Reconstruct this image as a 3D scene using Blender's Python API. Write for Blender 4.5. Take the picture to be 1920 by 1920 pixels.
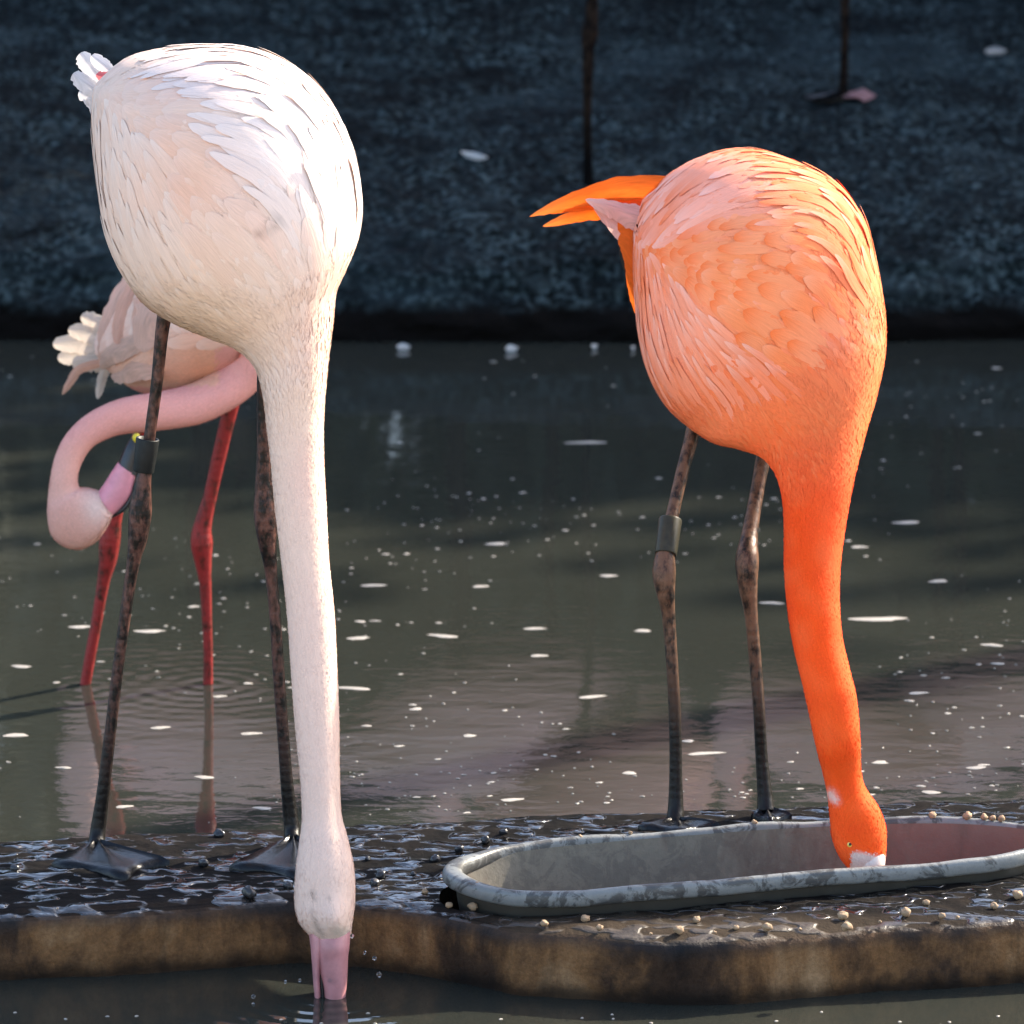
import bpy, bmesh, math, random
import numpy as np
from mathutils import Vector, Matrix, noise as mnoise

for o in list(bpy.data.objects):
    bpy.data.objects.remove(o, do_unlink=True)
scene = bpy.context.scene
COL = scene.collection
rng = np.random.default_rng(7)
random.seed(7)

# ------------------------------------------------------------------ camera, sky, sun, exposure
CAM_H = 1.66
PITCH = math.radians(11.8)
FPX = 9618.0                       # focal length in pixels of the 1920 px photograph
cam_d = bpy.data.cameras.new('camera')
cam_d.sensor_width = 36.0
cam_d.lens = 36.0 * FPX / 1920.0
cam_d.clip_start = 0.1
cam_d.clip_end = 2000
cam_d.dof.use_dof = True
cam_d.dof.focus_distance = 5.75
cam_d.dof.aperture_fstop = 11.0
cam = bpy.data.objects.new('camera', cam_d)
COL.objects.link(cam)
cam.location = (0, 0, CAM_H)
cam.rotation_euler = (math.pi / 2 - PITCH, 0, 0)
scene.camera = cam

SUN_EL = math.radians(34)
SUN_AZ = math.radians(53)          # to the right of the view direction (+Y)
sun_dir = Vector((math.sin(SUN_AZ) * math.cos(SUN_EL), math.cos(SUN_AZ) * math.cos(SUN_EL), math.sin(SUN_EL)))
w = bpy.data.worlds.new('World')
scene.world = w
w.use_nodes = True
wn = w.node_tree.nodes
bg = wn['Background']
sky = wn.new('ShaderNodeTexSky')
sky.sky_type = 'NISHITA'
sky.sun_disc = False
sky.sun_elevation = SUN_EL
sky.sun_rotation = SUN_AZ
sky.air_density = 0.9
sky.dust_density = 1.8
sky.ozone_density = 0.6
w.node_tree.links.new(sky.outputs[0], bg.inputs[0])
bg.inputs[1].default_value = 0.13
sl = bpy.data.lights.new('sun', 'SUN')
sl.energy = 3.1
sl.angle = math.radians(0.53)
sl.color = (1.0, 0.90, 0.74)
so = bpy.data.objects.new('sun', sl)
COL.objects.link(so)
so.rotation_euler = sun_dir.to_track_quat('Z', 'Y').to_euler()
so.location = (8, 8, 10)
vs = scene.view_settings
vs.view_transform = 'Standard'
vs.look = 'None'
vs.gamma = 1.0
vs.use_curve_mapping = False
vs.exposure = 2.1
scene.cycles.max_bounces = 8

# ------------------------------------------------------------------ pixel -> place
FWD = np.array([0, math.cos(PITCH), -math.sin(PITCH)])
RGT = np.array([1.0, 0, 0])
UPV = np.array([0, math.sin(PITCH), math.cos(PITCH)])
CAMP = np.array([0, 0, CAM_H])

def ray(px, py):
    return FWD + RGT * ((px - 960) / FPX) + UPV * ((960 - py) / FPX)
def P(px, py, Y):                      # point on the pixel's ray at ground distance Y
    r = ray(px, py)
    return CAMP + r * (Y / r[1])
def G(px, py, z=0.0):                  # point on the pixel's ray at height z
    r = ray(px, py)
    return CAMP + r * ((z - CAM_H) / r[2])
def PX(p):                             # world -> pixel
    d = np.asarray(p) - CAMP
    t = d @ FWD
    return 960 + FPX * (d @ RGT) / t, 960 - FPX * (d @ UPV) / t

# ------------------------------------------------------------------ object helpers
def tag(o, label=None, cat=None, group=None, kind=None):
    if label: o['label'] = label
    if cat: o['category'] = cat
    if group: o['group'] = group
    if kind: o['kind'] = kind
    return o
def empty(name, loc):
    o = bpy.data.objects.new(name, None)
    COL.objects.link(o)
    o.location = loc
    o.empty_display_size = 0.05
    return o
def rootloc(parent):
    l = np.zeros(3)
    while parent is not None:
        l = l + np.array(parent.location)
        parent = parent.parent
    return l
def mesh_obj(name, verts, faces, mat, parent=None, col=None, st=None, smooth=True, origin=None):
    """verts in world coordinates; made local to the parent (or to origin)."""
    verts = np.asarray(verts, dtype=float)
    off = rootloc(parent) if parent is not None else (np.asarray(origin, float) if origin is not None else np.zeros(3))
    me = bpy.data.meshes.new(name)
    fl = [tuple(int(i) for i in f) for f in faces]
    me.from_pydata((verts - off).tolist(), [], fl)
    if smooth:
        me.polygons.foreach_set('use_smooth', np.ones(len(me.polygons), dtype=bool))
    if col is not None:
        a = me.attributes.new('pig', 'FLOAT_COLOR', 'POINT')
        c = np.ones((len(verts), 4), dtype=np.float32)
        c[:, :3] = np.clip(np.asarray(col), 0, 1)
        a.data.foreach_set('color', c.ravel())
    if st is not None:
        a = me.attributes.new('st', 'FLOAT_VECTOR', 'POINT')
        a.data.foreach_set('vector', np.asarray(st, dtype=np.float32).ravel())
    me.update()
    o = bpy.data.objects.new(name, me)
    COL.objects.link(o)
    if mat is not None:
        me.materials.append(mat)
    if parent is not None:
        o.parent = parent
    else:
        o.location = off
    return o
def copy_tree(o, parent=None):
    c = o.copy()
    COL.objects.link(c)
    c.parent = parent
    for ch in list(o.children):
        copy_tree(ch, c)
    return c

# ------------------------------------------------------------------ material helpers
def newmat(name):
    m = bpy.data.materials.new(name)
    m.use_nodes = True
    nt = m.node_tree
    return m, nt, nt.nodes['Principled BSDF'], nt.nodes['Material Output']
def N(nt, t, **kw):
    n = nt.nodes.new(t)
    for k, v in kw.items():
        setattr(n, k, v)
    return n
def noise_node(nt, vec, scale, detail=3, rough=0.55, dist=0.0):
    n = N(nt, 'ShaderNodeTexNoise')
    n.inputs['Scale'].default_value = scale
    n.inputs['Detail'].default_value = detail
    n.inputs['Roughness'].default_value = rough
    n.inputs['Distortion'].default_value = dist
    if vec is not None:
        nt.links.new(vec, n.inputs['Vector'])
    return n
def ramp(nt, fac, stops):
    r = N(nt, 'ShaderNodeValToRGB')
    el = r.color_ramp.elements
    while len(el) > 1:
        el.remove(el[-1])
    for i, (p, c) in enumerate(stops):
        e = el[0] if i == 0 else el.new(p)
        e.position = p
        e.color = (*c, 1) if len(c) == 3 else c
    nt.links.new(fac, r.inputs[0])
    return r
def mixc(nt, fac, a, b, mode='MIX'):
    m = N(nt, 'ShaderNodeMix', data_type='RGBA', blend_type=mode)
    def put(sock, v):
        if hasattr(v, 'is_linked'):
            nt.links.new(v, sock)
        elif isinstance(v, (int, float)):
            sock.default_value = v
        else:
            sock.default_value = (*v, 1)
    put(m.inputs[0], fac)
    put(m.inputs[6], a)
    put(m.inputs[7], b)
    return m.outputs[2]
def math_n(nt, op, a, b=None, c=None):
    m = N(nt, 'ShaderNodeMath', operation=op)
    for i, v in enumerate((a, b, c)):
        if v is None: continue
        if hasattr(v, 'is_linked'): nt.links.new(v, m.inputs[i])
        else: m.inputs[i].default_value = v
    return m.outputs[0]
def bump(nt, height, strength=0.5, dist=0.01, normal=None):
    b = N(nt, 'ShaderNodeBump')
    b.inputs['Strength'].default_value = strength
    b.inputs['Distance'].default_value = dist
    nt.links.new(height, b.inputs['Height'])
    if normal is not None:
        nt.links.new(normal, b.inputs['Normal'])
    return b.outputs[0]
def pos(nt):
    return N(nt, 'ShaderNodeNewGeometry').outputs['Position']
def scaled(nt, vec, s):
    m = N(nt, 'ShaderNodeMapping')
    m.inputs['Scale'].default_value = s
    nt.links.new(vec, m.inputs['Vector'])
    return m.outputs[0]

# ---- plumage: pigment attribute, streaks along the feather flow
def plumage_mat(name, transl=0.12, rough=0.75, streak=0.10, bumps=0.35):
    m, nt, b, out = newmat(name)
    a = N(nt, 'ShaderNodeAttribute', attribute_name='pig')
    s = N(nt, 'ShaderNodeAttribute', attribute_name='st')
    v = scaled(nt, s.outputs['Vector'], (38, 420, 1))
    n1 = noise_node(nt, v, 1.0, 4, 0.6)
    f = ramp(nt, n1.outputs[0], [(0.3, (1 - streak * 2,) * 3), (0.7, (1 + 0 * streak,) * 3)])
    c = mixc(nt, 1.0, a.outputs['Color'], f.outputs[0], 'MULTIPLY')
    nt.links.new(c, b.inputs['Base Color'])
    b.inputs['Roughness'].default_value = rough
    b.inputs['Specular IOR Level'].default_value = 0.15
    nt.links.new(bump(nt, n1.outputs[0], bumps, 0.004), b.inputs['Normal'])
    t = N(nt, 'ShaderNodeBsdfTranslucent')
    nt.links.new(c, t.inputs['Color'])
    mx = N(nt, 'ShaderNodeMixShader')
    mx.inputs[0].default_value = transl
    nt.links.new(b.outputs[0], mx.inputs[1])
    nt.links.new(t.outputs[0], mx.inputs[2])
    nt.links.new(mx.outputs[0], out.inputs[0])
    return m
M_BODY = plumage_mat('plumage_body', 0.0, 0.8, 0.06, 0.2)
M_FEATHER = plumage_mat('plumage_feather', 0.0, 0.8, 0.06, 0.2)
M_BLADE = plumage_mat('plumage_free_feather', 0.38, 0.7, 0.16, 0.4)
M_DOWN = plumage_mat('plumage_down', 0.0, 0.8, 0.0, 0.0)

def leg_mat(name, skin, dirt, mud, thr, wet=0.35, black_z=None, spec=0.22):
    m, nt, b, out = newmat(name)
    p = pos(nt)
    n1 = noise_node(nt, scaled(nt, p, (1, 1, 0.55)), 85, 6, 0.7)
    n2 = noise_node(nt, p, 160, 4, 0.7)
    c = mixc(nt, n2.outputs[0], skin, dirt)
    r = ramp(nt, n1.outputs[0], [(thr - 0.07, (0,) * 3), (thr + 0.10, (1,) * 3)])
    f = r.outputs[0]
    if black_z is not None:
        sx = N(nt, 'ShaderNodeSeparateXYZ'); nt.links.new(p, sx.inputs[0])
        mr = N(nt, 'ShaderNodeMapRange')
        mr.inputs['From Min'].default_value = black_z[1]
        mr.inputs['From Max'].default_value = black_z[0]
        nt.links.new(math_n(nt, 'ADD', sx.outputs[2], math_n(nt, 'MULTIPLY', n1.outputs[0], 0.05)), mr.inputs['Value'])
        f = math_n(nt, 'MAXIMUM', f, mr.outputs[0])
    c = mixc(nt, f, c, mud)
    nt.links.new(c, b.inputs['Base Color'])
    b.inputs['Roughness'].default_value = wet + 0.05
    b.inputs['Specular IOR Level'].default_value = spec
    # scaly rings round the shank
    sx2 = N(nt, 'ShaderNodeSeparateXYZ'); nt.links.new(p, sx2.inputs[0])
    wv = math_n(nt, 'SINE', math_n(nt, 'MULTIPLY', sx2.outputs[2], 620.0))
    h = math_n(nt, 'ADD', math_n(nt, 'MULTIPLY', wv, 0.10), n2.outputs[0])
    nt.links.new(bump(nt, h, 0.6, 0.0016), b.inputs['Normal'])
    return m
M_LEG_MUDDY = leg_mat('leg_muddy', (0.17, 0.072, 0.055), (0.050, 0.024, 0.016), (0.006, 0.0045, 0.004), 0.47, 0.30, (0.17, 0.36))
M_LEG_ORANGE = leg_mat('leg_brown_muddy', (0.20, 0.10, 0.058), (0.075, 0.038, 0.022), (0.007, 0.005, 0.004), 0.52, 0.32, (0.20, 0.33))
M_LEG_RED = leg_mat('leg_red', (0.34, 0.022, 0.024), (0.20, 0.024, 0.015), (0.045, 0.012, 0.006), 0.56, 0.35)
M_LEG_BG = leg_mat('leg_dusky', (0.030, 0.018, 0.012), (0.016, 0.010, 0.007), (0.003, 0.0025, 0.0025), 0.50, 0.7, (0.30, 0.45), 0.03)
M_FOOT = leg_mat('foot_black', (0.006, 0.006, 0.007), (0.009, 0.009, 0.010), (0.004, 0.004, 0.005), 0.5, 0.10)

def simple(name, col, rough=0.5, var=0.15, scale=60, bs=0.2, bd=0.002, spec=0.5, metal=0.0):
    m, nt, b, out = newmat(name)
    n1 = noise_node(nt, pos(nt), scale, 5, 0.6)
    c = mixc(nt, n1.outputs[0], tuple(x * (1 - var) for x in col), tuple(min(1, x * (1 + var)) for x in col))
    nt.links.new(c, b.inputs['Base Color'])
    b.inputs['Roughness'].default_value = rough
    b.inputs['Specular IOR Level'].default_value = spec
    b.inputs['Metallic'].default_value = metal
    nt.links.new(bump(nt, n1.outputs[0], bs, bd), b.inputs['Normal'])
    return m
M_BILL_PINK = simple('bill_pink', (0.46, 0.20, 0.20), 0.42, 0.5, 45)
M_BILL_MAGENTA = simple('bill_magenta', (0.66, 0.25, 0.29), 0.42, 0.35, 60)
M_BILL_WHITE = simple('bill_pale', (0.72, 0.60, 0.52), 0.35, 0.25, 150)
M_BILL_BLACK = simple('bill_black', (0.012, 0.012, 0.013), 0.3, 0.3, 120)
M_EYE_YELLOW = simple('eye_yellow', (0.75, 0.55, 0.12), 0.15, 0.1, 200)
M_EYE_PUPIL = simple('eye_pupil', (0.004, 0.004, 0.004), 0.05, 0.1, 200)
M_YELLOW = simple('yellow_plastic', (0.70, 0.52, 0.02), 0.4, 0.2, 150)
M_BAND_GREY = simple('band_dark', (0.011, 0.013, 0.013), 0.5, 0.9, 140, spec=0.2)
M_BAND_OLIVE = simple('band_olive', (0.034, 0.030, 0.018), 0.42, 0.8, 110, spec=0.25)
M_PELLET = simple('pellet', (0.30, 0.195, 0.11), 0.75, 0.4, 160, 0.6, 0.003)
M_PEBBLE = simple('dark_pebble', (0.022, 0.021, 0.022), 0.25, 0.4, 120, 0.5, 0.003)
M_FOAM = simple('foam', (0.34, 0.30, 0.25), 0.5, 0.15, 150, 0.5, 0.002)
M_BARK = simple('bark', (0.09, 0.07, 0.055), 0.85, 0.45, 12, 0.8, 0.02)
M_LEAF = simple('leaf', (0.055, 0.075, 0.040), 0.55, 0.35, 3, 0.1, 0.002)
M_SAND = simple('sand', (0.48, 0.38, 0.26), 0.9, 0.15, 6, 0.3, 0.01)
M_SOIL = simple('soil', (0.10, 0.085, 0.065), 0.9, 0.2, 2, 0.3, 0.02)

# ------------------------------------------------------------------ setting: ground, water, bank, added shore
def sheet(name, x0, x1, y0, y1, z, mat):
    o = mesh_obj(name, [(x0, y0, z), (x1, y0, z), (x1, y1, z), (x0, y1, z)], [(0, 1, 2, 3)], mat, smooth=False)
    return tag(o, kind='structure')
sheet('ground', -600, 600, -600, 600, -0.45, M_SOIL)

LEG_HITS = []                          # where legs and bills break the water: small ring ripples
def water_mat():
    m, nt, b, out = newmat('murky_water')
    p = pos(nt)
    big = noise_node(nt, p, 1.6, 3, 0.5)
    c = mixc(nt, big.outputs[0], (0.0165, 0.0185, 0.0150), (0.0300, 0.0305, 0.0240))
    nt.links.new(c, b.inputs['Base Color'])
    b.inputs['Roughness'].default_value = 0.035
    b.inputs['IOR'].default_value = 1.333
    v = scaled(nt, p, (1.0, 1.6, 1.0))
    n1 = noise_node(nt, v, 22, 3, 0.55, 0.4)
    n2 = noise_node(nt, v, 5.0, 2, 0.5, 0.3)
    h = math_n(nt, 'ADD', math_n(nt, 'MULTIPLY', n1.outputs[0], 0.10), math_n(nt, 'MULTIPLY', n2.outputs[0], 0.35))
    sx = N(nt, 'ShaderNodeSeparateXYZ'); nt.links.new(p, sx.inputs[0])
    for (x, y, k, amp, fall) in LEG_HITS:
        dx = math_n(nt, 'SUBTRACT', sx.outputs[0], x)
        dy = math_n(nt, 'SUBTRACT', sx.outputs[1], y)
        d = math_n(nt, 'SQRT', math_n(nt, 'ADD', math_n(nt, 'MULTIPLY', dx, dx), math_n(nt, 'MULTIPLY', dy, dy)))
        e = math_n(nt, 'POWER', 2.718, math_n(nt, 'MULTIPLY', d, -fall))
        h = math_n(nt, 'ADD', h, math_n(nt, 'MULTIPLY', math_n(nt, 'MULTIPLY', math_n(nt, 'SINE', math_n(nt, 'MULTIPLY', d, k)), e), amp))
    nt.links.new(bump(nt, h, 0.4, 0.005), b.inputs['Normal'])
    return m
for (x, y, k, amp, fall) in ((158, 1290, 190, 0.035, 7), (390, 1284, 190, 0.045, 7), (618, 1866, 230, 0.22, 13)):
    g = G(x, y)
    LEG_HITS.append((g[0], g[1], k, amp, fall))
M_WATER = water_mat()
sheet('pond_water', -40, 40, 2.2, 10.6, 0.0, M_WATER)

def fbm(v, octv=4):
    return mnoise.fractal(Vector(v), 1.0, 2.1, octv, noise_basis='PERLIN_ORIGINAL')

def grid_mesh(xs, ys, zf):
    X, Y = np.meshgrid(xs, ys)
    vs_ = [zf(x, y) for x, y in zip(X.ravel(), Y.ravel())]
    nx = len(xs)
    fs = []
    for j in range(len(ys) - 1):
        for i in range(nx - 1):
            a = j * nx + i
            fs.append((a, a + 1, a + nx + 1, a + nx))
    return vs_, fs
def bank_mat():
    m, nt, b, out = newmat('gritty_bank')
    p = pos(nt)
    n1 = noise_node(nt, p, 62, 4, 0.62)
    n2 = noise_node(nt, p, 9, 4, 0.6)
    n3 = noise_node(nt, p, 2.2, 3, 0.6)
    c1 = ramp(nt, n1.outputs[0], [(0.38, (0.0018, 0.0028, 0.0030)), (0.50, (0.0105, 0.0165, 0.0175)), (0.63, (0.062, 0.084, 0.086))])
    c2 = mixc(nt, ramp(nt, n2.outputs[0], [(0.4, (0,) * 3), (0.65, (0.75,) * 3)]).outputs[0], c1.outputs[0], (0.006, 0.0075, 0.008))
    c2 = mixc(nt, ramp(nt, n3.outputs[0], [(0.50, (0,) * 3), (0.72, (0.55,) * 3)]).outputs[0], c2, (0.030, 0.044, 0.048))
    n7 = noise_node(nt, scaled(nt, p, (1, 1, 2.2)), 4.5, 5, 0.65, 0.6)
    c2 = mixc(nt, ramp(nt, n7.outputs[0], [(0.34, (0.8,) * 3), (0.50, (0,) * 3)]).outputs[0], c2, (0.0045, 0.0048, 0.0052))
    c2 = mixc(nt, ramp(nt, n7.outputs[0], [(0.56, (0,) * 3), (0.72, (0.45,) * 3)]).outputs[0], c2, (0.056, 0.074, 0.076))
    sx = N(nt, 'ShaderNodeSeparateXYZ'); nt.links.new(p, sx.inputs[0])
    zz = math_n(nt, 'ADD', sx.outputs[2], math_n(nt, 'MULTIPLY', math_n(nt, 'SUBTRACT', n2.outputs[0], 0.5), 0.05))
    wet = ramp(nt, zz, [(0.050, (1,) * 3), (0.075, (0,) * 3)])  # dark foot band: wet algae stain plus the undercut's shade in the colour
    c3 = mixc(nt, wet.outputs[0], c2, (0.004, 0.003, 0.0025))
    nt.links.new(c3, b.inputs['Base Color'])
    b.inputs['Roughness'].default_value = 0.9
    b.inputs['Specular IOR Level'].default_value = 0.06
    nt.links.new(bump(nt, n1.outputs[0], 0.8, 0.012), b.inputs['Normal'])
    return m
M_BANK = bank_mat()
xs = np.concatenate([-np.geomspace(60, 1.4, 30), np.arange(-1.38, 1.40, 0.011), np.geomspace(1.4, 60, 30)])
prof = np.concatenate([np.linspace(0, 1, 26), 1 + np.arange(1, 210) * 0.0125, 1 + 2.62 + np.geomspace(0.05, 60, 24)])
def bank_z(x, t):
    # t 0..1 climbs the low rough face, then 1 + metres inland
    wob = 0.05 * fbm((x * 0.9, 3.1, 0), 3)
    rough = fbm((x * 9, t * 7, 1.7), 4)
    if t <= 1:
        y = 9.50 + wob + 0.13 * t ** 1.6 + 0.02 * rough * min(1, t * 3)
        z = -0.05 + 0.235 * t + 0.012 * fbm((x * 22, t * 9, 4), 3) * (t > 0.15)
        if t < 0.34: y += 0.03 * (0.34 - t) / 0.34      # undercut at the waterline
        if t > 0.7: z -= 0.03 * ((t - 0.7) / 0.3) ** 2
    else:
        d = t - 1
        y = 9.63 + wob * max(0, 1 - d) + d
        z = 0.155 + 0.10 * min(d, 8) + 0.03 * min(1, d / 0.1) + 0.03 * fbm((x * 1.5, y * 1.5, 0), 3)
        amp = 1.0 if abs(x) < 1.5 else 0.2
        z += amp * (0.013 * fbm((x * 26, y * 26, 2), 3) + 0.010 * mnoise.noise(Vector((x * 60, y * 60, 5))))
    return (x, y, z)
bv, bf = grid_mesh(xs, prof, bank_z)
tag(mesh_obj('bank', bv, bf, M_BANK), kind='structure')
def bank_height(x, y):
    return bank_z(x, 1 + y - 9.63 - 0.0)[2]
# unseen sandy shore round the camera, added to bounce warm light onto the birds
sv, sf = grid_mesh(np.concatenate([-np.geomspace(60, 0.5, 24), np.geomspace(0.5, 60, 24)]), np.concatenate([np.linspace(4.75, 3.6, 16), 3.5 - np.geomspace(0.1, 60, 16)]),
                   lambda x, y: (x, y + 0.12 * fbm((x * 0.6, 8, 0), 2), min(0.14, (4.6 - y) * 0.16) + 0.01 * fbm((x * 3, y * 3, 0), 3)))
sv = np.array(sv)
tag(mesh_obj('bounce_shore', sv, [f[::-1] for f in sf], M_SAND), kind='structure')

# ------------------------------------------------------------------ concrete ledge with the feeding trough let into it
LZ = 0.075
back_px = [(-900, 1612), (-400, 1590), (0, 1571), (300, 1557), (600, 1546), (900, 1528), (1200, 1514), (1500, 1503), (1920, 1491), (2500, 1478), (3200, 1465)]
front_px = [(-900, 1740), (-300, 1724), (0, 1715), (200, 1708), (400, 1694), (560, 1684), (700, 1694), (800, 1708), (900, 1727), (960, 1741), (1100, 1750), (1250, 1761), (1390, 1759), (1500, 1748), (1650, 1736), (1800, 1728), (1920, 1720), (2500, 1690), (3200, 1660)]
bk = np.array([G(x, y, LZ) for x, y in back_px])
fr = np.array([G(x, y, LZ) for x, y in front_px])
def smooth_interp(x, xp, yp):
    # averaged piecewise-linear: keeps the slightly faceted run of the edge, rounds its corners
    return np.mean([np.interp(x + d, xp, yp) for d in np.linspace(-0.006, 0.006, 5)], axis=0)
rim_px = [(848, 1650), (886, 1668), (950, 1678), (1010, 1681), (1150, 1675), (1300, 1663), (1500, 1646), (1700, 1630), (1850, 1616), (1930, 1600), (1968, 1580), (1960, 1563), (1915, 1551), (1840, 1544), (1740, 1541), (1600, 1545), (1450, 1552), (1300, 1563), (1150, 1575), (1010, 1589), (920, 1604), (862, 1626)]
RZ = 0.098
rim_raw = np.array([G(x, y, RZ)[:2] for x, y in rim_px])
def catmull_closed(pts, n):
    pts = np.asarray(pts); m = len(pts)
    seg = np.linalg.norm(np.roll(pts, -1, 0) - pts, axis=1)
    t = np.concatenate([[0], np.cumsum(seg)])
    out = []
    for s in np.linspace(0, t[-1], n, endpoint=False):
        i = min(np.searchsorted(t, s, 'right') - 1, m - 1)
        f = (s - t[i]) / seg[i]
        p0, p1, p2, p3 = pts[(i - 1) % m], pts[i], pts[(i + 1) % m], pts[(i + 2) % m]
        out.append(0.5 * (2 * p1 + (p2 - p0) * f + (2 * p0 - 5 * p1 + 4 * p2 - p3) * f * f + (3 * p1 - p0 - 3 * p2 + p3) * f ** 3))
    return np.array(out)
RIM = catmull_closed(rim_raw, 160)
for _ in range(3):
    RIM = (np.roll(RIM, 1, 0) + 2 * RIM + np.roll(RIM, -1, 0)) / 4
tn = np.roll(RIM, -1, 0) - np.roll(RIM, 1, 0)
tn /= np.linalg.norm(tn, axis=1)[:, None]
RN = np.stack([tn[:, 1], -tn[:, 0]], 1)
if np.mean(np.sum(RN * (RIM - RIM.mean(0)), 1)) < 0:
    RN = -RN
HOLE = RIM + RN * (-0.001 + 0.016 * np.exp(-((RIM[:, 0] - RIM[:, 0].min()) / 0.04) ** 2))[:, None]
def inside(pt, poly):
    x, y = pt
    a = poly; b2 = np.roll(poly, -1, 0)
    c = (a[:, 1] > y) != (b2[:, 1] > y)
    with np.errstate(divide='ignore', invalid='ignore'):
        xi = (b2[:, 0] - a[:, 0]) * (y - a[:, 1]) / (b2[:, 1] - a[:, 1]) + a[:, 0]
    return np.count_nonzero(c & (x < xi)) % 2 == 1

def ledge():
    xs = np.concatenate([np.arange(-1.10, -0.62, 0.02), np.arange(-0.62, 0.70, 0.0045), np.arange(0.70, 1.25, 0.02)])
    yb = smooth_interp(xs, bk[:, 0], bk[:, 1]); yf = smooth_interp(xs, fr[:, 0], fr[:, 1])
    nt_ = 110
    verts = []; cols = []
    rows = 6 + nt_ + 16
    for i, x in enumerate(xs):
        nf = 0.003 * fbm((x * 7, 2.2, 0), 3)
        for j in range(rows):
            if j < 6:                                      # back face rising out of the water
                t = j / 6
                y = yb[i] + 0.05 * (1 - t) ** 1.5 + 0.012 * fbm((x * 9, 5, 0), 3); z = -0.12 + (LZ + 0.117) * t
            elif j < 6 + nt_:
                t = (j - 6) / (nt_ - 1)
                y = yb[i] + 0.012 * fbm((x * 9, 5, 0), 3) * (1 - t) + (yf[i] + 0.016 - yb[i]) * t
                e = min(1, t / 0.06)
                z = LZ - 0.008 * (1 - e) ** 2
                z += (0.0030 * fbm((x * 14, y * 14, 0), 3) + 0.0012 * fbm((x * 60, y * 60, 3), 3)) * min(1, (1 - t) / 0.12 + 0.15)
                z -= 0.004 * max(0, 1 - (1 - t) / 0.03)
            else:
                k = (j - 6 - nt_ + 1) / 16
                ang = min(1, k * 3.0) * math.pi / 2
                y = yf[i] + 0.016 - 0.016 * math.sin(ang) + nf * k
                z = LZ - 0.004 - 0.014 * (1 - math.cos(ang)) - max(0, k - 0.333) * 0.26
                y += 0.0022 * fbm((x * 40, z * 40, 9), 4) + 0.003 * fbm((x * 11, z * 16, 4), 3)
            verts.append((x, y, z))
    V = np.array(verts)
    n = len(xs)
    idx = lambda i, j: i * rows + j
    # quads inside the hole are left out and the border snapped to it
    lo = HOLE.min(0); hi = HOLE.max(0)
    inh = np.zeros(len(V), bool)
    for q, v in enumerate(V):
        if lo[0] < v[0] < hi[0] and lo[1] < v[1] < hi[1] and v[2] > 0.04:
            inh[q] = inside(v[:2], HOLE)
    F = []; border = set()
    for i in range(n - 1):
        for j in range(rows - 1):
            q = (idx(i, j), idx(i, j + 1), idx(i + 1, j + 1), idx(i + 1, j))
            k = inh[list(q)]
            if k.all(): continue
            F.append(q)
            for a in q:
                if inh[a]: border.add(a)
    for a in border:
        d = np.linalg.norm(HOLE - V[a, :2], axis=1)
        m = np.argmin(d); V[a, :2] = HOLE[m]
    # lip of the hole
    base = len(V); nh = len(HOLE)
    Hs = HOLE + RN * 0.004
    top = np.c_[Hs, np.full(nh, LZ - 0.004)]; bot = np.c_[HOLE, np.full(nh, -0.02)]
    V = np.vstack([V, top, bot])
    for k in range(nh):
        k2 = (k + 1) % nh
        F.append((base + k, base + nh + k, base + nh + k2, base + k2))
    return V, F
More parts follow.
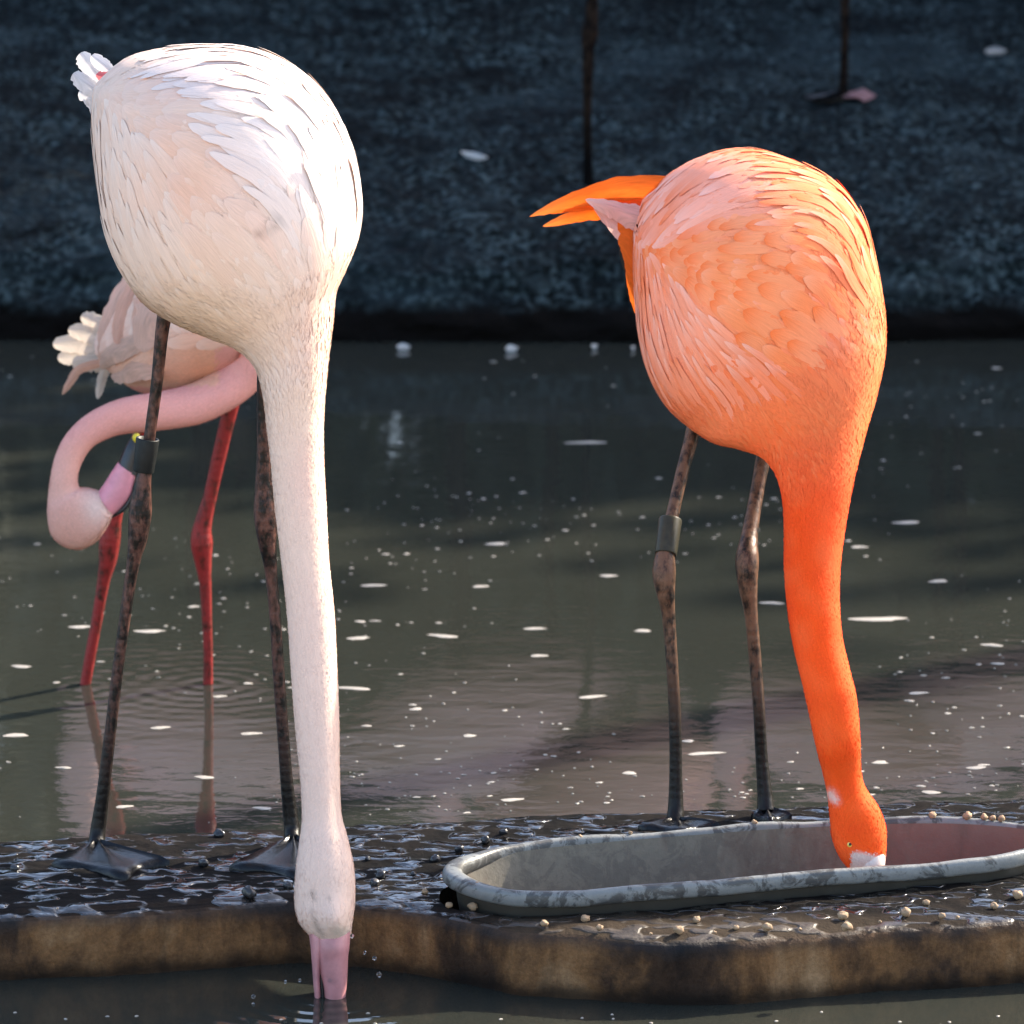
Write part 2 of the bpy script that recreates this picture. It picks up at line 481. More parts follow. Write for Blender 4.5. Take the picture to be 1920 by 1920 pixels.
def ledge_mat():
    m, nt, b, out = newmat('wet_muddy_concrete')
    p = pos(nt)
    g = N(nt, 'ShaderNodeNewGeometry')
    sx = N(nt, 'ShaderNodeSeparateXYZ'); nt.links.new(p, sx.inputs[0])
    sn = N(nt, 'ShaderNodeSeparateXYZ'); nt.links.new(g.outputs['True Normal'], sn.inputs[0])
    topf = ramp(nt, sn.outputs[2], [(0.70, (0,) * 3), (0.97, (1,) * 3)]).outputs[0]
    n1 = noise_node(nt, p, 18, 5, 0.65)
    n2 = noise_node(nt, p, 70, 5, 0.7)
    n3 = noise_node(nt, scaled(nt, p, (1, 1, 0.6)), 8, 7, 0.62, 0.3)
    # the upright face: brown algae, rust and black stains
    face = ramp(nt, n3.outputs[0], [(0.30, (0.012, 0.009, 0.008)), (0.43, (0.060, 0.034, 0.020)), (0.54, (0.22, 0.110, 0.046)), (0.68, (0.36, 0.215, 0.110))]).outputs[0]
    face = mixc(nt, math_n(nt, 'MULTIPLY', n2.outputs[0], 0.30), face, (0.02, 0.016, 0.013))
    n8 = noise_node(nt, scaled(nt, p, (1, 1, 0.22)), 38, 5, 0.65, 0.4)
    face = mixc(nt, ramp(nt, n8.outputs[0], [(0.34, (0.38,) * 3), (0.50, (0,) * 3)]).outputs[0], face, (0.016, 0.012, 0.010))
    n9 = noise_node(nt, p, 240, 4, 0.7)
    face = mixc(nt, 1.0, face, ramp(nt, n9.outputs[0], [(0.3, (0.72,) * 3), (0.7, (1.12,) * 3)]).outputs[0], 'MULTIPLY')
    zj = math_n(nt, 'ADD', sx.outputs[2], math_n(nt, 'MULTIPLY', math_n(nt, 'SUBTRACT', n1.outputs[0], 0.5), 0.03))
    face = mixc(nt, ramp(nt, zj, [(0.006, (0.85,) * 3), (0.022, (0,) * 3)]).outputs[0], face, (0.008, 0.007, 0.006))
    face = mixc(nt, ramp(nt, zj, [(0.050, (0,) * 3), (0.066, (0.7,) * 3)]).outputs[0], face, (0.016, 0.018, 0.020))
    # the top: black mud, browner and drier towards the trough
    top = ramp(nt, n1.outputs[0], [(0.35, (0.003, 0.003, 0.003)), (0.6, (0.009, 0.007, 0.006)), (0.75, (0.020, 0.015, 0.011))]).outputs[0]
    dryx = N(nt, 'ShaderNodeMapRange')
    dryx.inputs['From Min'].default_value = 5.46; dryx.inputs['From Max'].default_value = 5.40
    nt.links.new(math_n(nt, 'ADD', sx.outputs[1], math_n(nt, 'MULTIPLY', n1.outputs[0], 0.04)), dryx.inputs['Value'])
    dx2 = N(nt, 'ShaderNodeMapRange')
    dx2.inputs['From Min'].default_value = -0.12; dx2.inputs['From Max'].default_value = 0.02
    nt.links.new(sx.outputs[0], dx2.inputs['Value'])
    dry = math_n(nt, 'MULTIPLY', dryx.outputs[0], dx2.outputs[0])
    top = mixc(nt, math_n(nt, 'MULTIPLY', dry, 0.8), top, (0.050, 0.036, 0.024))
    c = mixc(nt, topf, face, top)
    nt.links.new(c, b.inputs['Base Color'])
    n4 = noise_node(nt, scaled(nt, p, (0.62, 1.0, 1)), 50, 1.2, 0.45, 0.25)
    lens = ramp(nt, n4.outputs[0], [(0.49, (0,) * 3), (0.525, (1,) * 3)]).outputs[0]
    film = math_n(nt, 'MULTIPLY', math_n(nt, 'MULTIPLY', lens, topf), math_n(nt, 'SUBTRACT', 1.0, math_n(nt, 'MULTIPLY', dry, 0.6)))
    rr = mixc(nt, film, (0.80,) * 3, (0.045,) * 3)
    rr = mixc(nt, topf, (0.5,) * 3, rr)
    nt.links.new(rr, b.inputs['Roughness'])
    nt.links.new(mixc(nt, film, (0.04,) * 3, (0.9,) * 3), b.inputs['Specular IOR Level'])
    hl = ramp(nt, n4.outputs[0], [(0.47, (0,) * 3), (0.58, (0.8,) * 3), (0.70, (1.0,) * 3)])
    hl.color_ramp.interpolation = 'EASE'
    n5 = noise_node(nt, p, 120, 2, 0.5, 0.3)
    hw = math_n(nt, 'ADD', math_n(nt, 'MULTIPLY', hl.outputs[0], 0.34), math_n(nt, 'MULTIPLY', n5.outputs[0], 0.035))
    hm = math_n(nt, 'MULTIPLY', hw, topf)
    grit = math_n(nt, 'MULTIPLY', n2.outputs[0], math_n(nt, 'SUBTRACT', 0.25, math_n(nt, 'MULTIPLY', math_n(nt, 'MULTIPLY', film, topf), 0.22)))
    h2 = math_n(nt, 'ADD', hm, grit)
    nt.links.new(bump(nt, h2, 1.0, 0.012), b.inputs['Normal'])
    return m
lv, lf = ledge()
M_LEDGE = ledge_mat()
tag(mesh_obj('concrete_ledge', lv, lf, M_LEDGE), kind='structure')

# ------------------------------------------------------------------ loft machinery for the birds
def catm(arr, u):
    arr = np.asarray(arr, float); n = len(arr)
    u = np.clip(np.asarray(u, float), 0, n - 1 - 1e-9)
    i = np.floor(u).astype(int); f = u - i
    p0 = arr[np.clip(i - 1, 0, n - 1)]; p1 = arr[i]; p2 = arr[np.clip(i + 1, 0, n - 1)]; p3 = arr[np.clip(i + 2, 0, n - 1)]
    if arr.ndim > 1: f = f[..., None]
    return 0.5 * (2 * p1 + (p2 - p0) * f + (2 * p0 - 5 * p1 + 4 * p2 - p3) * f * f + (3 * p1 - p0 - 3 * p2 + p3) * f ** 3)

class Loft:
    """Closed sections; each from two outline points (left, right), its distance Y and its half depth."""
    def __init__(s, secs, bumps=()):
        C, A, D = [], [], []
        for (lx, ly, rx, ry, Y, rd) in secs:
            l = P(lx, ly, Y); r = P(rx, ry, Y)
            C.append((l + r) / 2); A.append((r - l) / 2); D.append(np.array([0, 1.0, -0.05]) * rd)
        s.C, s.A, s.D, s.n = np.array(C), np.array(A), np.array(D), len(C)
        s.bumps = bumps
    def S(s, u, th):
        u = np.asarray(u, float); th = np.asarray(th, float)
        p = catm(s.C, u) + catm(s.A, u) * np.cos(th)[..., None] + catm(s.D, u) * np.sin(th)[..., None]
        for (bx, by, sg, amp) in s.bumps:
            d = p - CAMP; t = d @ FWD
            x = 960 + FPX * (d @ RGT) / t; y = 960 - FPX * (d @ UPV) / t
            g = np.exp(-((x - bx) ** 2 + (y - by) ** 2) / (2 * sg * sg)) * (np.sin(th) < 0) * np.clip(-np.sin(th) * 2, 0, 1)
            p = p + (g * amp)[..., None] * np.array([0, -1.0, 0])
        return p
    def frame(s, u, th):
        e = 1e-3
        u = np.clip(np.asarray(u, float), 2e-3, s.n - 1 - 2e-3)
        p = s.S(u, th)
        su = (s.S(u + e, th) - s.S(u - e, th)) / (2 * e)
        st = (s.S(u, th + e) - s.S(u, th - e)) / (2 * e)
        nr = np.cross(su, st)
        nr = nr / (np.linalg.norm(nr, axis=-1)[..., None] + 1e-12)
        cc = p - catm(s.C, u)
        sgn = np.sign(np.sum(nr * cc, -1)); sgn = np.where(sgn == 0, 1, sgn)
        return p, su, st, nr * sgn[..., None]
    def mesh(s, nu=150, nth=56, u0=0.0, u1=None):
        u1 = s.n - 1 if u1 is None else u1
        us = np.linspace(u0, u1, nu); ths = np.linspace(0, 2 * math.pi, nth, endpoint=False)
        U, T = np.meshgrid(us, ths, indexing='ij')
        V = s.S(U.ravel(), T.ravel())
        cen = catm(s.C, us)
        arc = np.concatenate([[0], np.cumsum(np.linalg.norm(np.diff(cen, axis=0), axis=1))])
        rad = np.linalg.norm(catm(s.A, us), axis=1)
        ST = np.stack([np.repeat(arc, nth), (T * rad[:, None]).ravel(), np.zeros(U.size)], 1)
        F = []
        for i in range(nu - 1):
            for j in range(nth):
                j2 = (j + 1) % nth
                F.append((i * nth + j, (i + 1) * nth + j, (i + 1) * nth + j2, i * nth + j2))
        c0 = len(V)
        V = np.vstack([V, s.C[0][None] if u0 == 0 else catm(s.C, [u0]), catm(s.C, [u1])])
        ST = np.vstack([ST, [ST[0]], [ST[-1]]])
        for j in range(nth):
            j2 = (j + 1) % nth
            F.append((c0, j, j2)); F.append((c0 + 1, (nu - 1) * nth + j2, (nu - 1) * nth + j))
        return V, F, ST

def pxarr(V):
    d = V - CAMP; t = d @ FWD
    return 960 + FPX * (d @ RGT) / t, 960 - FPX * (d @ UPV) / t

def blotch(V, sc, seed):
    return np.array([mnoise.noise(Vector((v[0] * sc + seed, v[1] * sc, v[2] * sc))) for v in V])

def body_part(loft, root, pig, name='body', nu=170, nth=64):
    V, F, ST = loft.mesh(nu, nth)
    # loft orientation check: faces should look outwards
    F = [f[::-1] for f in F] if _inward(V, F, loft) else F
    x, y = pxarr(V)
    return mesh_obj(name, V, F, M_BODY, root, pig(V, x, y), ST)
def _inward(V, F, loft):
    s = 0
    for f in F[200:6000:97]:
        a, b, c = V[f[0]], V[f[1]], V[f[2]]
        nrm = np.cross(b - a, c - a)
        m = (a + b + c) / 3
        k = np.argmin(np.linalg.norm(loft.C - m, axis=1))
        s += np.sign(nrm @ (m - loft.C[k]))
    return s < 0

def down(loft, parent, pig, count, length, lift=0.22, u0=0.15, u1=None, width=0.0011, name='down', jitter=0.015):
    """short soft blades lying tailwards on the skin: the plush surface and its fuzzy outline"""
    u1 = loft.n - 1.02 if u1 is None else u1
    us = np.linspace(u0, u1, 400)
    rad = np.linalg.norm(catm(loft.A, us), axis=1) + np.linalg.norm(catm(loft.D, us), axis=1)
    ds = np.linalg.norm(np.gradient(catm(loft.C, us), axis=0), axis=1)
    wgt = np.cumsum(rad * ds); wgt /= wgt[-1]
    u = np.interp(rng.random(count), wgt, us)
    th = rng.random(count) * 2 * math.pi
    p, su, st, nr = loft.frame(u, th)
    t = -su / (np.linalg.norm(su, axis=1)[:, None] + 1e-9)
    b = np.cross(nr, t)
    ang = rng.normal(0, 0.22, count)
    t = t * np.cos(ang)[:, None] + b * np.sin(ang)[:, None]
    b = np.cross(nr, t)
    x, y = pxarr(p)
    L = (length(x, y) if callable(length) else np.full(count, length)) * rng.uniform(0.6, 1.3, count)
    W = width * rng.uniform(0.7, 1.6, count)
    lf = lift * rng.uniform(0.4, 1.4, count)
    base = p - nr * 0.0006
    mid = p + t * (L * 0.55)[:, None] + nr * (L * lf * 0.55)[:, None]
    tip = p + t * L[:, None] + nr * (L * lf * 0.8)[:, None]
    V = np.empty((count * 4, 3))
    V[0::4] = base; V[1::4] = mid - b * W[:, None]; V[2::4] = tip; V[3::4] = mid + b * W[:, None]
    F = [(4 * i, 4 * i + 1, 4 * i + 2, 4 * i + 3) for i in range(count)]
    c = pig(p, x, y) * (1 + rng.normal(0, jitter, count))[:, None]
    c = np.repeat(c, 4, axis=0)
    c[2::4] = c[2::4] * 0.92 + 0.08 * np.clip(c[2::4] * 1.15 + 0.06, 0, 1)
    o = mesh_obj(name, V, F, M_DOWN, parent, c, np.zeros((count * 4, 3)))
    nn = np.repeat(nr, 4, axis=0) + rng.normal(0, 0.045, (count, 3)).repeat(4, axis=0)
    nn /= np.linalg.norm(nn, axis=1)[:, None]
    o.data.normals_split_custom_set_from_vertices(nn.tolist())
    o['kind'] = 'stuff'
    return o

def contour_feather(loft, u, th, L, W, alpha, lift, parent, colf, point=0.5, na=9, nb=5, cup=0.12, name='feather', soft=0.85, flow=None, base_h=1.0, collect=None):
    """one feather lying along the body surface, root headwards, tip lifted"""
    V = []; ST = []; AB = []; NB = []
    cu, ct = u, th
    qs = np.linspace(-0.5, 0.5, nb)
    ph = rng.random() * 6
    for i in range(na):
        a = 1 - (1 - i / (na - 1)) ** 1.6
        a_next = 1 - (1 - min(1, (i + 1) / (na - 1))) ** 1.6
        p, su, st, nr = [q[0] for q in loft.frame(np.array([cu]), np.array([ct]))]
        t = -su / np.linalg.norm(su)
        if flow is not None:
            fx, fy = flow(*PX(p))
            d3 = RGT * fx - UPV * fy
            d3 = d3 - nr * (d3 @ nr)
            l3 = np.linalg.norm(d3)
            if l3 > 0.15: t = d3 / l3
        b = np.cross(nr, t)
        ang = alpha * (a - 0.3)
        tt = t * math.cos(ang) + b * math.sin(ang)
        bb = np.cross(nr, tt)
        G2 = np.array([[su @ su, su @ st], [su @ st, st @ st]]) + np.eye(2) * 1e-9
        Gi = np.linalg.inv(G2)
        wp = min(1, 0.5 + 0.9 * a) * math.sqrt(max(0, 1 - max(0, (a - point) / (1 - point)) ** 2))
        wp = max(wp * (1 + 0.10 * math.sin(i * 2.1 + ph)), 0.03)
        off = qs[:, None] * (W * wp) * bb[None]
        dq = np.stack([off @ su, off @ st], 1) @ Gi
        pp, _, _, n2 = loft.frame(cu + dq[:, 0], ct + dq[:, 1])
        h = (-0.0008 + 0.0014 * min(1, a / 0.25)) * base_h + 0.55 * lift * a ** 1.2 - cup * W * (qs * 2 * wp) ** 2 * 0.25 * min(1, 2 * a)
        V.append(pp + n2 * h[:, None]); NB.append(n2)
        AB += [(a, q) for q in qs]; ST += [(a * L, q * W, 0) for q in qs]
        stp = Gi @ np.array([su @ tt, st @ tt]) * (L * (a_next - a))
        cu = min(max(cu + stp[0], 0.06), loft.n - 1.01); ct += stp[1]
    V = np.concatenate(V); NB = np.concatenate(NB)
    F = [(i * nb + j, (i + 1) * nb + j, (i + 1) * nb + j + 1, i * nb + j + 1) for i in range(na - 1) for j in range(nb - 1)]
    f0 = F[(na // 2) * (nb - 1) + 1]
    g = np.cross(V[f0[1]] - V[f0[0]], V[f0[3]] - V[f0[0]])
    if g @ NB[f0[0]] < 0: F = [f[::-1] for f in F]
    if collect is not None:
        collect.append((V, F, colf(V, np.array(AB)), np.array(ST) + rng.random(3) * 5, NB))
        return None
    o = mesh_obj(name, V, F, M_FEATHER, parent, colf(V, np.array(AB)), np.array(ST) + rng.random(3) * 5)
    own = np.empty(len(V) * 3); o.data.vertices.foreach_get('normal', own); own = own.reshape(-1, 3)
    nn = NB * soft + own * (1 - soft)
    nn /= np.linalg.norm(nn, axis=1)[:, None]
    o.data.normals_split_custom_set_from_vertices(nn.tolist())
    return o

def plume_field(loft, body, zone, pig, n_max, tries=9000, seed=3, sin_max=0.35, u_rng=None, flow=None):
    r = np.random.default_rng(seed)
    u0, u1 = u_rng
    acc = []; cnt = 0
    for _ in range(tries):
        if cnt >= n_max: break
        u = r.uniform(u0, u1); th = r.uniform(0, 2 * math.pi)
        if math.sin(th) > sin_max: continue
        p = loft.S(np.array([u]), np.array([th]))[0]
        x, y = PX(p)
        z = zone(x, y, r)
        if z is None: continue
        L, W, alpha, lift, tint, point, gap = z
        if acc:
            d = np.linalg.norm(np.array([q[0] for q in acc]) - p, axis=1)
            if (d < gap).any(): continue
        acc.append((p,))
        k = 1 + r.normal(0, 0.022)
        def colf(V, AB, tint=tint, k=k, p=p):
            xx, yy = pxarr(V)
            base = pig(V, xx, yy)
            a = AB[:, 0:1]; q = np.abs(AB[:, 1:2]) * 2
            edge = np.clip((a - 0.72) / 0.28, 0, 1) * 0.6 + np.clip((q - 0.75) / 0.25, 0, 1) * 0.25
            c = base * (1 - tint[3]) + np.array(tint[:3]) * tint[3]
            tipc = np.clip((a - 0.6) / 0.4, 0, 1) ** 1.5
            c = c * k
            return np.clip(c * (1 - tipc * tint[4]) + tipc * tint[4] * np.array(tint[5]), 0, 0.95)
        contour_feather(loft, u, th, L, W, alpha, lift, body, colf, point, flow=flow)
        cnt += 1
    return cnt

def small_plumage(loft, body, pig, count, u_rng, flow, size, tip, seed, amt=0.3):
    """the many small contour feathers, past the number that can be single parts: one joined part"""
    r = np.random.default_rng(seed)
    us = np.linspace(u_rng[0], u_rng[1], 200)
    rad = np.linalg.norm(catm(loft.A, us), axis=1) + np.linalg.norm(catm(loft.D, us), axis=1)
    ds = np.linalg.norm(np.gradient(catm(loft.C, us), axis=0), axis=1)
    wgt = np.cumsum(rad * ds); wgt /= wgt[-1]
    out = []
    for _ in range(count):
        u = float(np.interp(r.random(), wgt, us)); th = r.uniform(math.pi * 0.93, math.pi * 2.07)
        p = loft.S(np.array([u]), np.array([th]))[0]
        x, y = PX(p)
        L, W = size(x, y, r)
        k = 1 + r.normal(0, 0.02); tc_ = np.array(tip(x, y, r)); am = amt * r.uniform(0.3, 1.0)
        def colf(V, AB):
            xx, yy = pxarr(V)
            c = pig(V, xx, yy) * k
            t = np.clip((AB[:, 0:1] - 0.35) / 0.65, 0, 1) * am
            return c * (1 - t) + tc_ * t
        contour_feather(loft, u, th, L, W, r.uniform(-0.3, 0.3), r.uniform(0.0008, 0.002), body, colf, 0.3, 5, 3, 0.15, flow=flow, base_h=0.6, collect=out)
    V = np.concatenate([o[0] for o in out]); C = np.concatenate([o[2] for o in out]); S_ = np.concatenate([o[3] for o in out]); NN = np.concatenate([o[4] for o in out])
    F = []; k = 0
    for o in out:
        F += [tuple(i + k for i in f) for f in o[1]]; k += len(o[0])
    ob = mesh_obj('small_feathers', V, F, M_FEATHER, body, C, S_)
    NN = NN + rng.normal(0, 0.03, NN.shape); NN /= np.linalg.norm(NN, axis=1)[:, None]
    ob.data.normals_split_custom_set_from_vertices(NN.tolist())
    ob['kind'] = 'stuff'
    return ob

def blade(pts, widths, parent, cols, name='tail_feather', cup=0.3, mat=None, tilt=0.0, notch=0.0):
    """a free feather along 3-D points; widths in metres; a shallow gutter in section with a shaft ridge"""
    pts = np.array(pts); m = len(pts)
    n = 26
    jg = rng.normal(0, 1, (n, 2)) * np.linspace(0.02, 0.10, n)[:, None]
    u = np.linspace(0, m - 1, n)
    C = catm(pts, u); Wd = np.maximum(catm(np.array(widths, float), u), 0.0006) * np.sqrt(np.clip(1 - np.clip((np.linspace(0, 1, n) - 0.80) / 0.203, 0, 1) ** 2, 0, 1)); Cc = catm(np.array(cols, float), u)
    V = []; K = []; ST = []
    view = np.array([math.sin(tilt), -math.cos(tilt), 0.25])
    for i in range(n):
        t = C[min(i + 1, n - 1)] - C[max(i - 1, 0)]
        t = t / np.linalg.norm(t)
        b = np.cross(t, view); b = b / np.linalg.norm(b)
        nn = np.cross(b, t)
        for j in range(7):
            q = (j / 6 - 0.5) * 2
            jag = 1 + abs(q) ** 3 * jg[i, 0 if q < 0 else 1]
            V.append(C[i] + b * (q * Wd[i] / 2 * jag) + nn * (-cup * Wd[i] * 0.5 * q * q + 0.0009 * (abs(q) < 0.1)))
            K.append(Cc[i]); ST.append((np.linalg.norm(C[i] - C[0]), q * Wd[i] / 2 + i * 0.0008 * abs(q), 0))
    F = [(i * 7 + j, (i + 1) * 7 + j, (i + 1) * 7 + j + 1, i * 7 + j + 1) for i in range(n - 1) for j in range(6)]
    return mesh_obj(name, V, F, mat or M_BLADE, parent, K, ST)

def tube(name, pts, radii, mat, parent, n=14, nu=60, flat=1.0, cap=True):
    pts = np.array(pts, float); m = len(pts)
    u = np.linspace(0, m - 1, nu)
    C = catm(pts, u); R = np.maximum(catm(np.array(radii, float), u), 1e-4)
    V = []
    for i in range(nu):
        t = C[min(i + 1, nu - 1)] - C[max(i - 1, 0)]
        t = t / (np.linalg.norm(t) + 1e-12)
        ref = np.array([0, 1.0, 0.0]) if abs(t[1]) < 0.9 else np.array([1.0, 0, 0])
        b = np.cross(t, ref); b /= np.linalg.norm(b)
        c = np.cross(b, t)
        for j in range(n):
            a = 2 * math.pi * j / n
            V.append(C[i] + b * (R[i] * math.cos(a)) + c * (R[i] * flat * math.sin(a)))
    F = [(i * n + j, i * n + (j + 1) % n, (i + 1) * n + (j + 1) % n, (i + 1) * n + j) for i in range(nu - 1) for j in range(n)]
    if cap:
        F.append(tuple(range(n))[::-1]); F.append(tuple((nu - 1) * n + j for j in range(n)))
    return mesh_obj(name, V, F, mat, parent)
def ringband(name, p0, p1, r0, r1, wall, mat, parent, n=28):
    p0, p1 = np.array(p0), np.array(p1)
    t = (p1 - p0) / np.linalg.norm(p1 - p0)
    b = np.cross(t, [0, 1.0, 0]); b /= np.linalg.norm(b); c = np.cross(b, t)
    L = np.linalg.norm(p1 - p0)
    prof = [(r0 - wall, 0), (r0 - wall * 0.2, 0), (r0, 0.0012), (r1, L - 0.0012), (r1 - wall * 0.2, L), (r1 - wall, L)]
    V = []
    for j in range(n):
        a = 2 * math.pi * j / n
        d = b * math.cos(a) + c * math.sin(a)
        for (r, h) in prof:
            V.append(p0 + t * h + d * r)
    k = len(prof)
    F = [(j * k + q, ((j + 1) % n) * k + q, ((j + 1) % n) * k + (q + 1) % k, j * k + (q + 1) % k) for j in range(n) for q in range(k)]
    return mesh_obj(name, V, [f[::-1] for f in F], mat, parent)
def ball(name, c, r, mat, parent=None, sq=(1, 1, 1), rough=0.0, seg=14, rings=9, seed=0, origin=None):
    V = []; F = []
    c = np.asarray(c, float)
    for i in range(rings + 1):
        ph = math.pi * i / rings
        for j in range(seg):
            th = 2 * math.pi * j / seg
            d = np.array([math.sin(ph) * math.cos(th), math.sin(ph) * math.sin(th), math.cos(ph)])
            k = 1 + rough * mnoise.noise(Vector(d * 1.6 + seed * 3.7))
            V.append(c + d * r * k * np.array(sq))
    for i in range(rings):
        for j in range(seg):
            F.append((i * seg + j, (i + 1) * seg + j, (i + 1) * seg + (j + 1) % seg, i * seg + (j + 1) % seg))
    return mesh_obj(name, V, F, mat, parent, origin=origin)

def px2m(n, Y): return n * Y / FPX

def foot(parent, heel, toes, base_z, mat=None, name='foot', webz=0.010):
    """three front toes joined by a web, and the small hind toe"""
    mat = mat or M_FOOT
    heel = np.array(heel)
    V = []; F = []
    n = 9
    def add(v): V.append(np.array(v)); return len(V) - 1
    rows = []
    # fan surface: toes are ridges, webs sag between them
    fan = []
    for k in range(len(toes) - 1):
        a, b = np.array(toes[k]), np.array(toes[k + 1])
        for q in range(5):
            f = q / 5
            fan.append((a * (1 - f) + b * f, f))
    fan.append((np.array(toes[-1]), 0.0))
    top = []; bot = []
    for (tip, f) in fan:
        ridge = math.cos(f * 2 * math.pi) * 0.5 + 0.5
        reach = 1 - 0.16 * (1 - ridge)
        rt = []; rb = []
        for i in range(n):
            s = (i / (n - 1)) * reach
            p = heel * (1 - s) + tip * s
            zt = base_z + (heel[2] - base_z) * (1 - s) ** 2.2 + (0.0035 + 0.0045 * ridge * (1 - s * 0.5)) * (1 if i < n - 1 else 0.4)
            zt -= 0.002 * (1 - ridge) * math.sin(math.pi * s)
            rt.append(add((p[0], p[1], zt))); rb.append(add((p[0], p[1], base_z - 0.004)))
        top.append(rt); bot.append(rb)
    m = len(fan)
    for k in range(m - 1):
        for i in range(n - 1):
            F.append((top[k][i], top[k][i + 1], top[k + 1][i + 1], top[k + 1][i]))
        F.append((top[k][n - 1], bot[k][n - 1], bot[k + 1][n - 1], top[k + 1][n - 1]))
    for rt, rb in ((top[0], bot[0]), (top[-1], bot[-1])):
        for i in range(n - 1):
            F.append((rt[i], rb[i], rb[i + 1], rt[i + 1]))
    return mesh_obj(name, V, F, mat, parent)

def leg(root, pts, mat, name='leg'):
    """pts: (px, py, Y, width in px)"""
    return tube(name, [P(x, y, Y) for x, y, Y, wd in pts], [px2m(wd / 2, Y) for x, y, Y, wd in pts], mat, root, 16, 90)

def lerpcol(a, b, t):
    t = np.clip(np.asarray(t), 0, 1)[:, None]
    return np.asarray(a) * (1 - t) + np.asarray(b) * t
def gauss(x, y, cx, cy, sx, sy):
    return np.exp(-((x - cx) / sx) ** 2 - ((y - cy) / sy) ** 2)

# ================================================================== WHITE FLAMINGO
wroot = empty('flamingo', G(360, 1600, LZ))
tag(wroot, 'white flamingo on the ledge dipping its bill into the pond', 'flamingo')
wsec = [
 (176, 172, 190, 148, 5.80, 0.018), (174, 225, 245, 106, 5.775, 0.068), (179, 300, 345, 87, 5.745, 0.105), (187, 370, 450, 89, 5.72, 0.126),
 (200, 440, 540, 120, 5.705, 0.137), (230, 512, 612, 183, 5.69, 0.142), (275, 570, 656, 268, 5.675, 0.140), (335, 607, 677, 370, 5.66, 0.132),
 (395, 632, 671, 447, 5.645, 0.118), (438, 650, 648, 507, 5.63, 0.100), (466, 672, 630, 548, 5.615, 0.084), (484, 702, 624, 605, 5.60, 0.068),
 (494, 745, 615, 682, 5.58, 0.052), (500, 800, 608, 765, 5.565, 0.040), (507, 860, 607, 850, 5.55, 0.034), (515, 950, 612, 950, 5.53, 0.031),
 (527, 1050, 617, 1050, 5.51, 0.029), (538, 1150, 627, 1150, 5.49, 0.028), (545, 1250, 632, 1250, 5.47, 0.027), (552, 1350, 636, 1350, 5.45, 0.026),
 (562, 1450, 637, 1450, 5.43, 0.025), (566, 1530, 640, 1525, 5.415, 0.025), (561, 1580, 652, 1572, 5.405, 0.029), (554, 1635, 664, 1630, 5.395, 0.034),
 (552, 1690, 666, 1685, 5.39, 0.036), (560, 1726, 661, 1728, 5.387, 0.033), (577, 1748, 657, 1757, 5.385, 0.028), (588, 1758, 652, 1768, 5.384, 0.022)]
WL = Loft(wsec, bumps=[(632, 1722, 24, 0.013), (570, 1720, 14, 0.004), (430, 330, 120, 0.012), (330, 470, 90, 0.008)])
def wpig(V, x, y):
    c = np.tile(np.array([0.84, 0.655, 0.545]), (len(V), 1))
    nz = blotch(V, 9, 3.0)
    peach = np.clip(gauss(x, y, 270, 300, 110, 120) + 0.7 * gauss(x, y, 380, 330, 110, 120), 0, 1) * (0.65 + 0.7 * nz)
    c = lerpcol(c, c, np.zeros(len(V))) * (1 - 0)
    def mixin(c, col, t):
        t = np.clip(t, 0, 1)[:, None]
        return c * (1 - t) + np.array(col) * t
    c = mixin(c, (0.84, 0.50, 0.35), 0.8 * peach)
    pink = gauss(x, y, 390, 150, 90, 45) + 0.8 * gauss(x, y, 470, 320, 60, 130) + 0.5 * gauss(x, y, 600, 800, 60, 300)
    c = mixin(c, (0.84, 0.42, 0.37), 0.62 * pink * (0.6 + nz))
    c = mixin(c, (0.85, 0.75, 0.71), 0.7 * gauss(x, y, 560, 300, 90, 160))
    c = mixin(c, (0.66, 0.50, 0.35), 0.55 * gauss(x, y, 360, 600, 130, 75))  # brownish belly: dirt mixed with warm bounce light put into the pigment
    c = mixin(c, (0.84, 0.61, 0.54), 0.45 * np.clip((y - 900) / 300, 0, 1))
    # mud specks on breast and face, and crease shade painted left of the chin
    for (bx, by, s, k) in ((486, 437, 7, 0.75), (500, 430, 6, 0.6), (513, 422, 7, 0.75), (524, 411, 6, 0.8), (587, 1680, 6, 0.75), (617, 1687, 5, 0.5), (586, 1712, 5, 0.35), (589, 1724, 5, 0.5), (593, 1735, 5, 0.6), (598, 1745, 6, 0.6), (606, 1754, 6, 0.45)):
        c = mixin(c, (0.16, 0.12, 0.10), k * gauss(x, y, bx, by, s, s))
    c = mixin(c, (0.60, 0.54, 0.45), 0.6 * gauss(x, y, 640, 1748, 20, 10))
    return c * np.array([0.92, 0.86, 0.80])
wbody = body_part(WL, wroot, wpig)
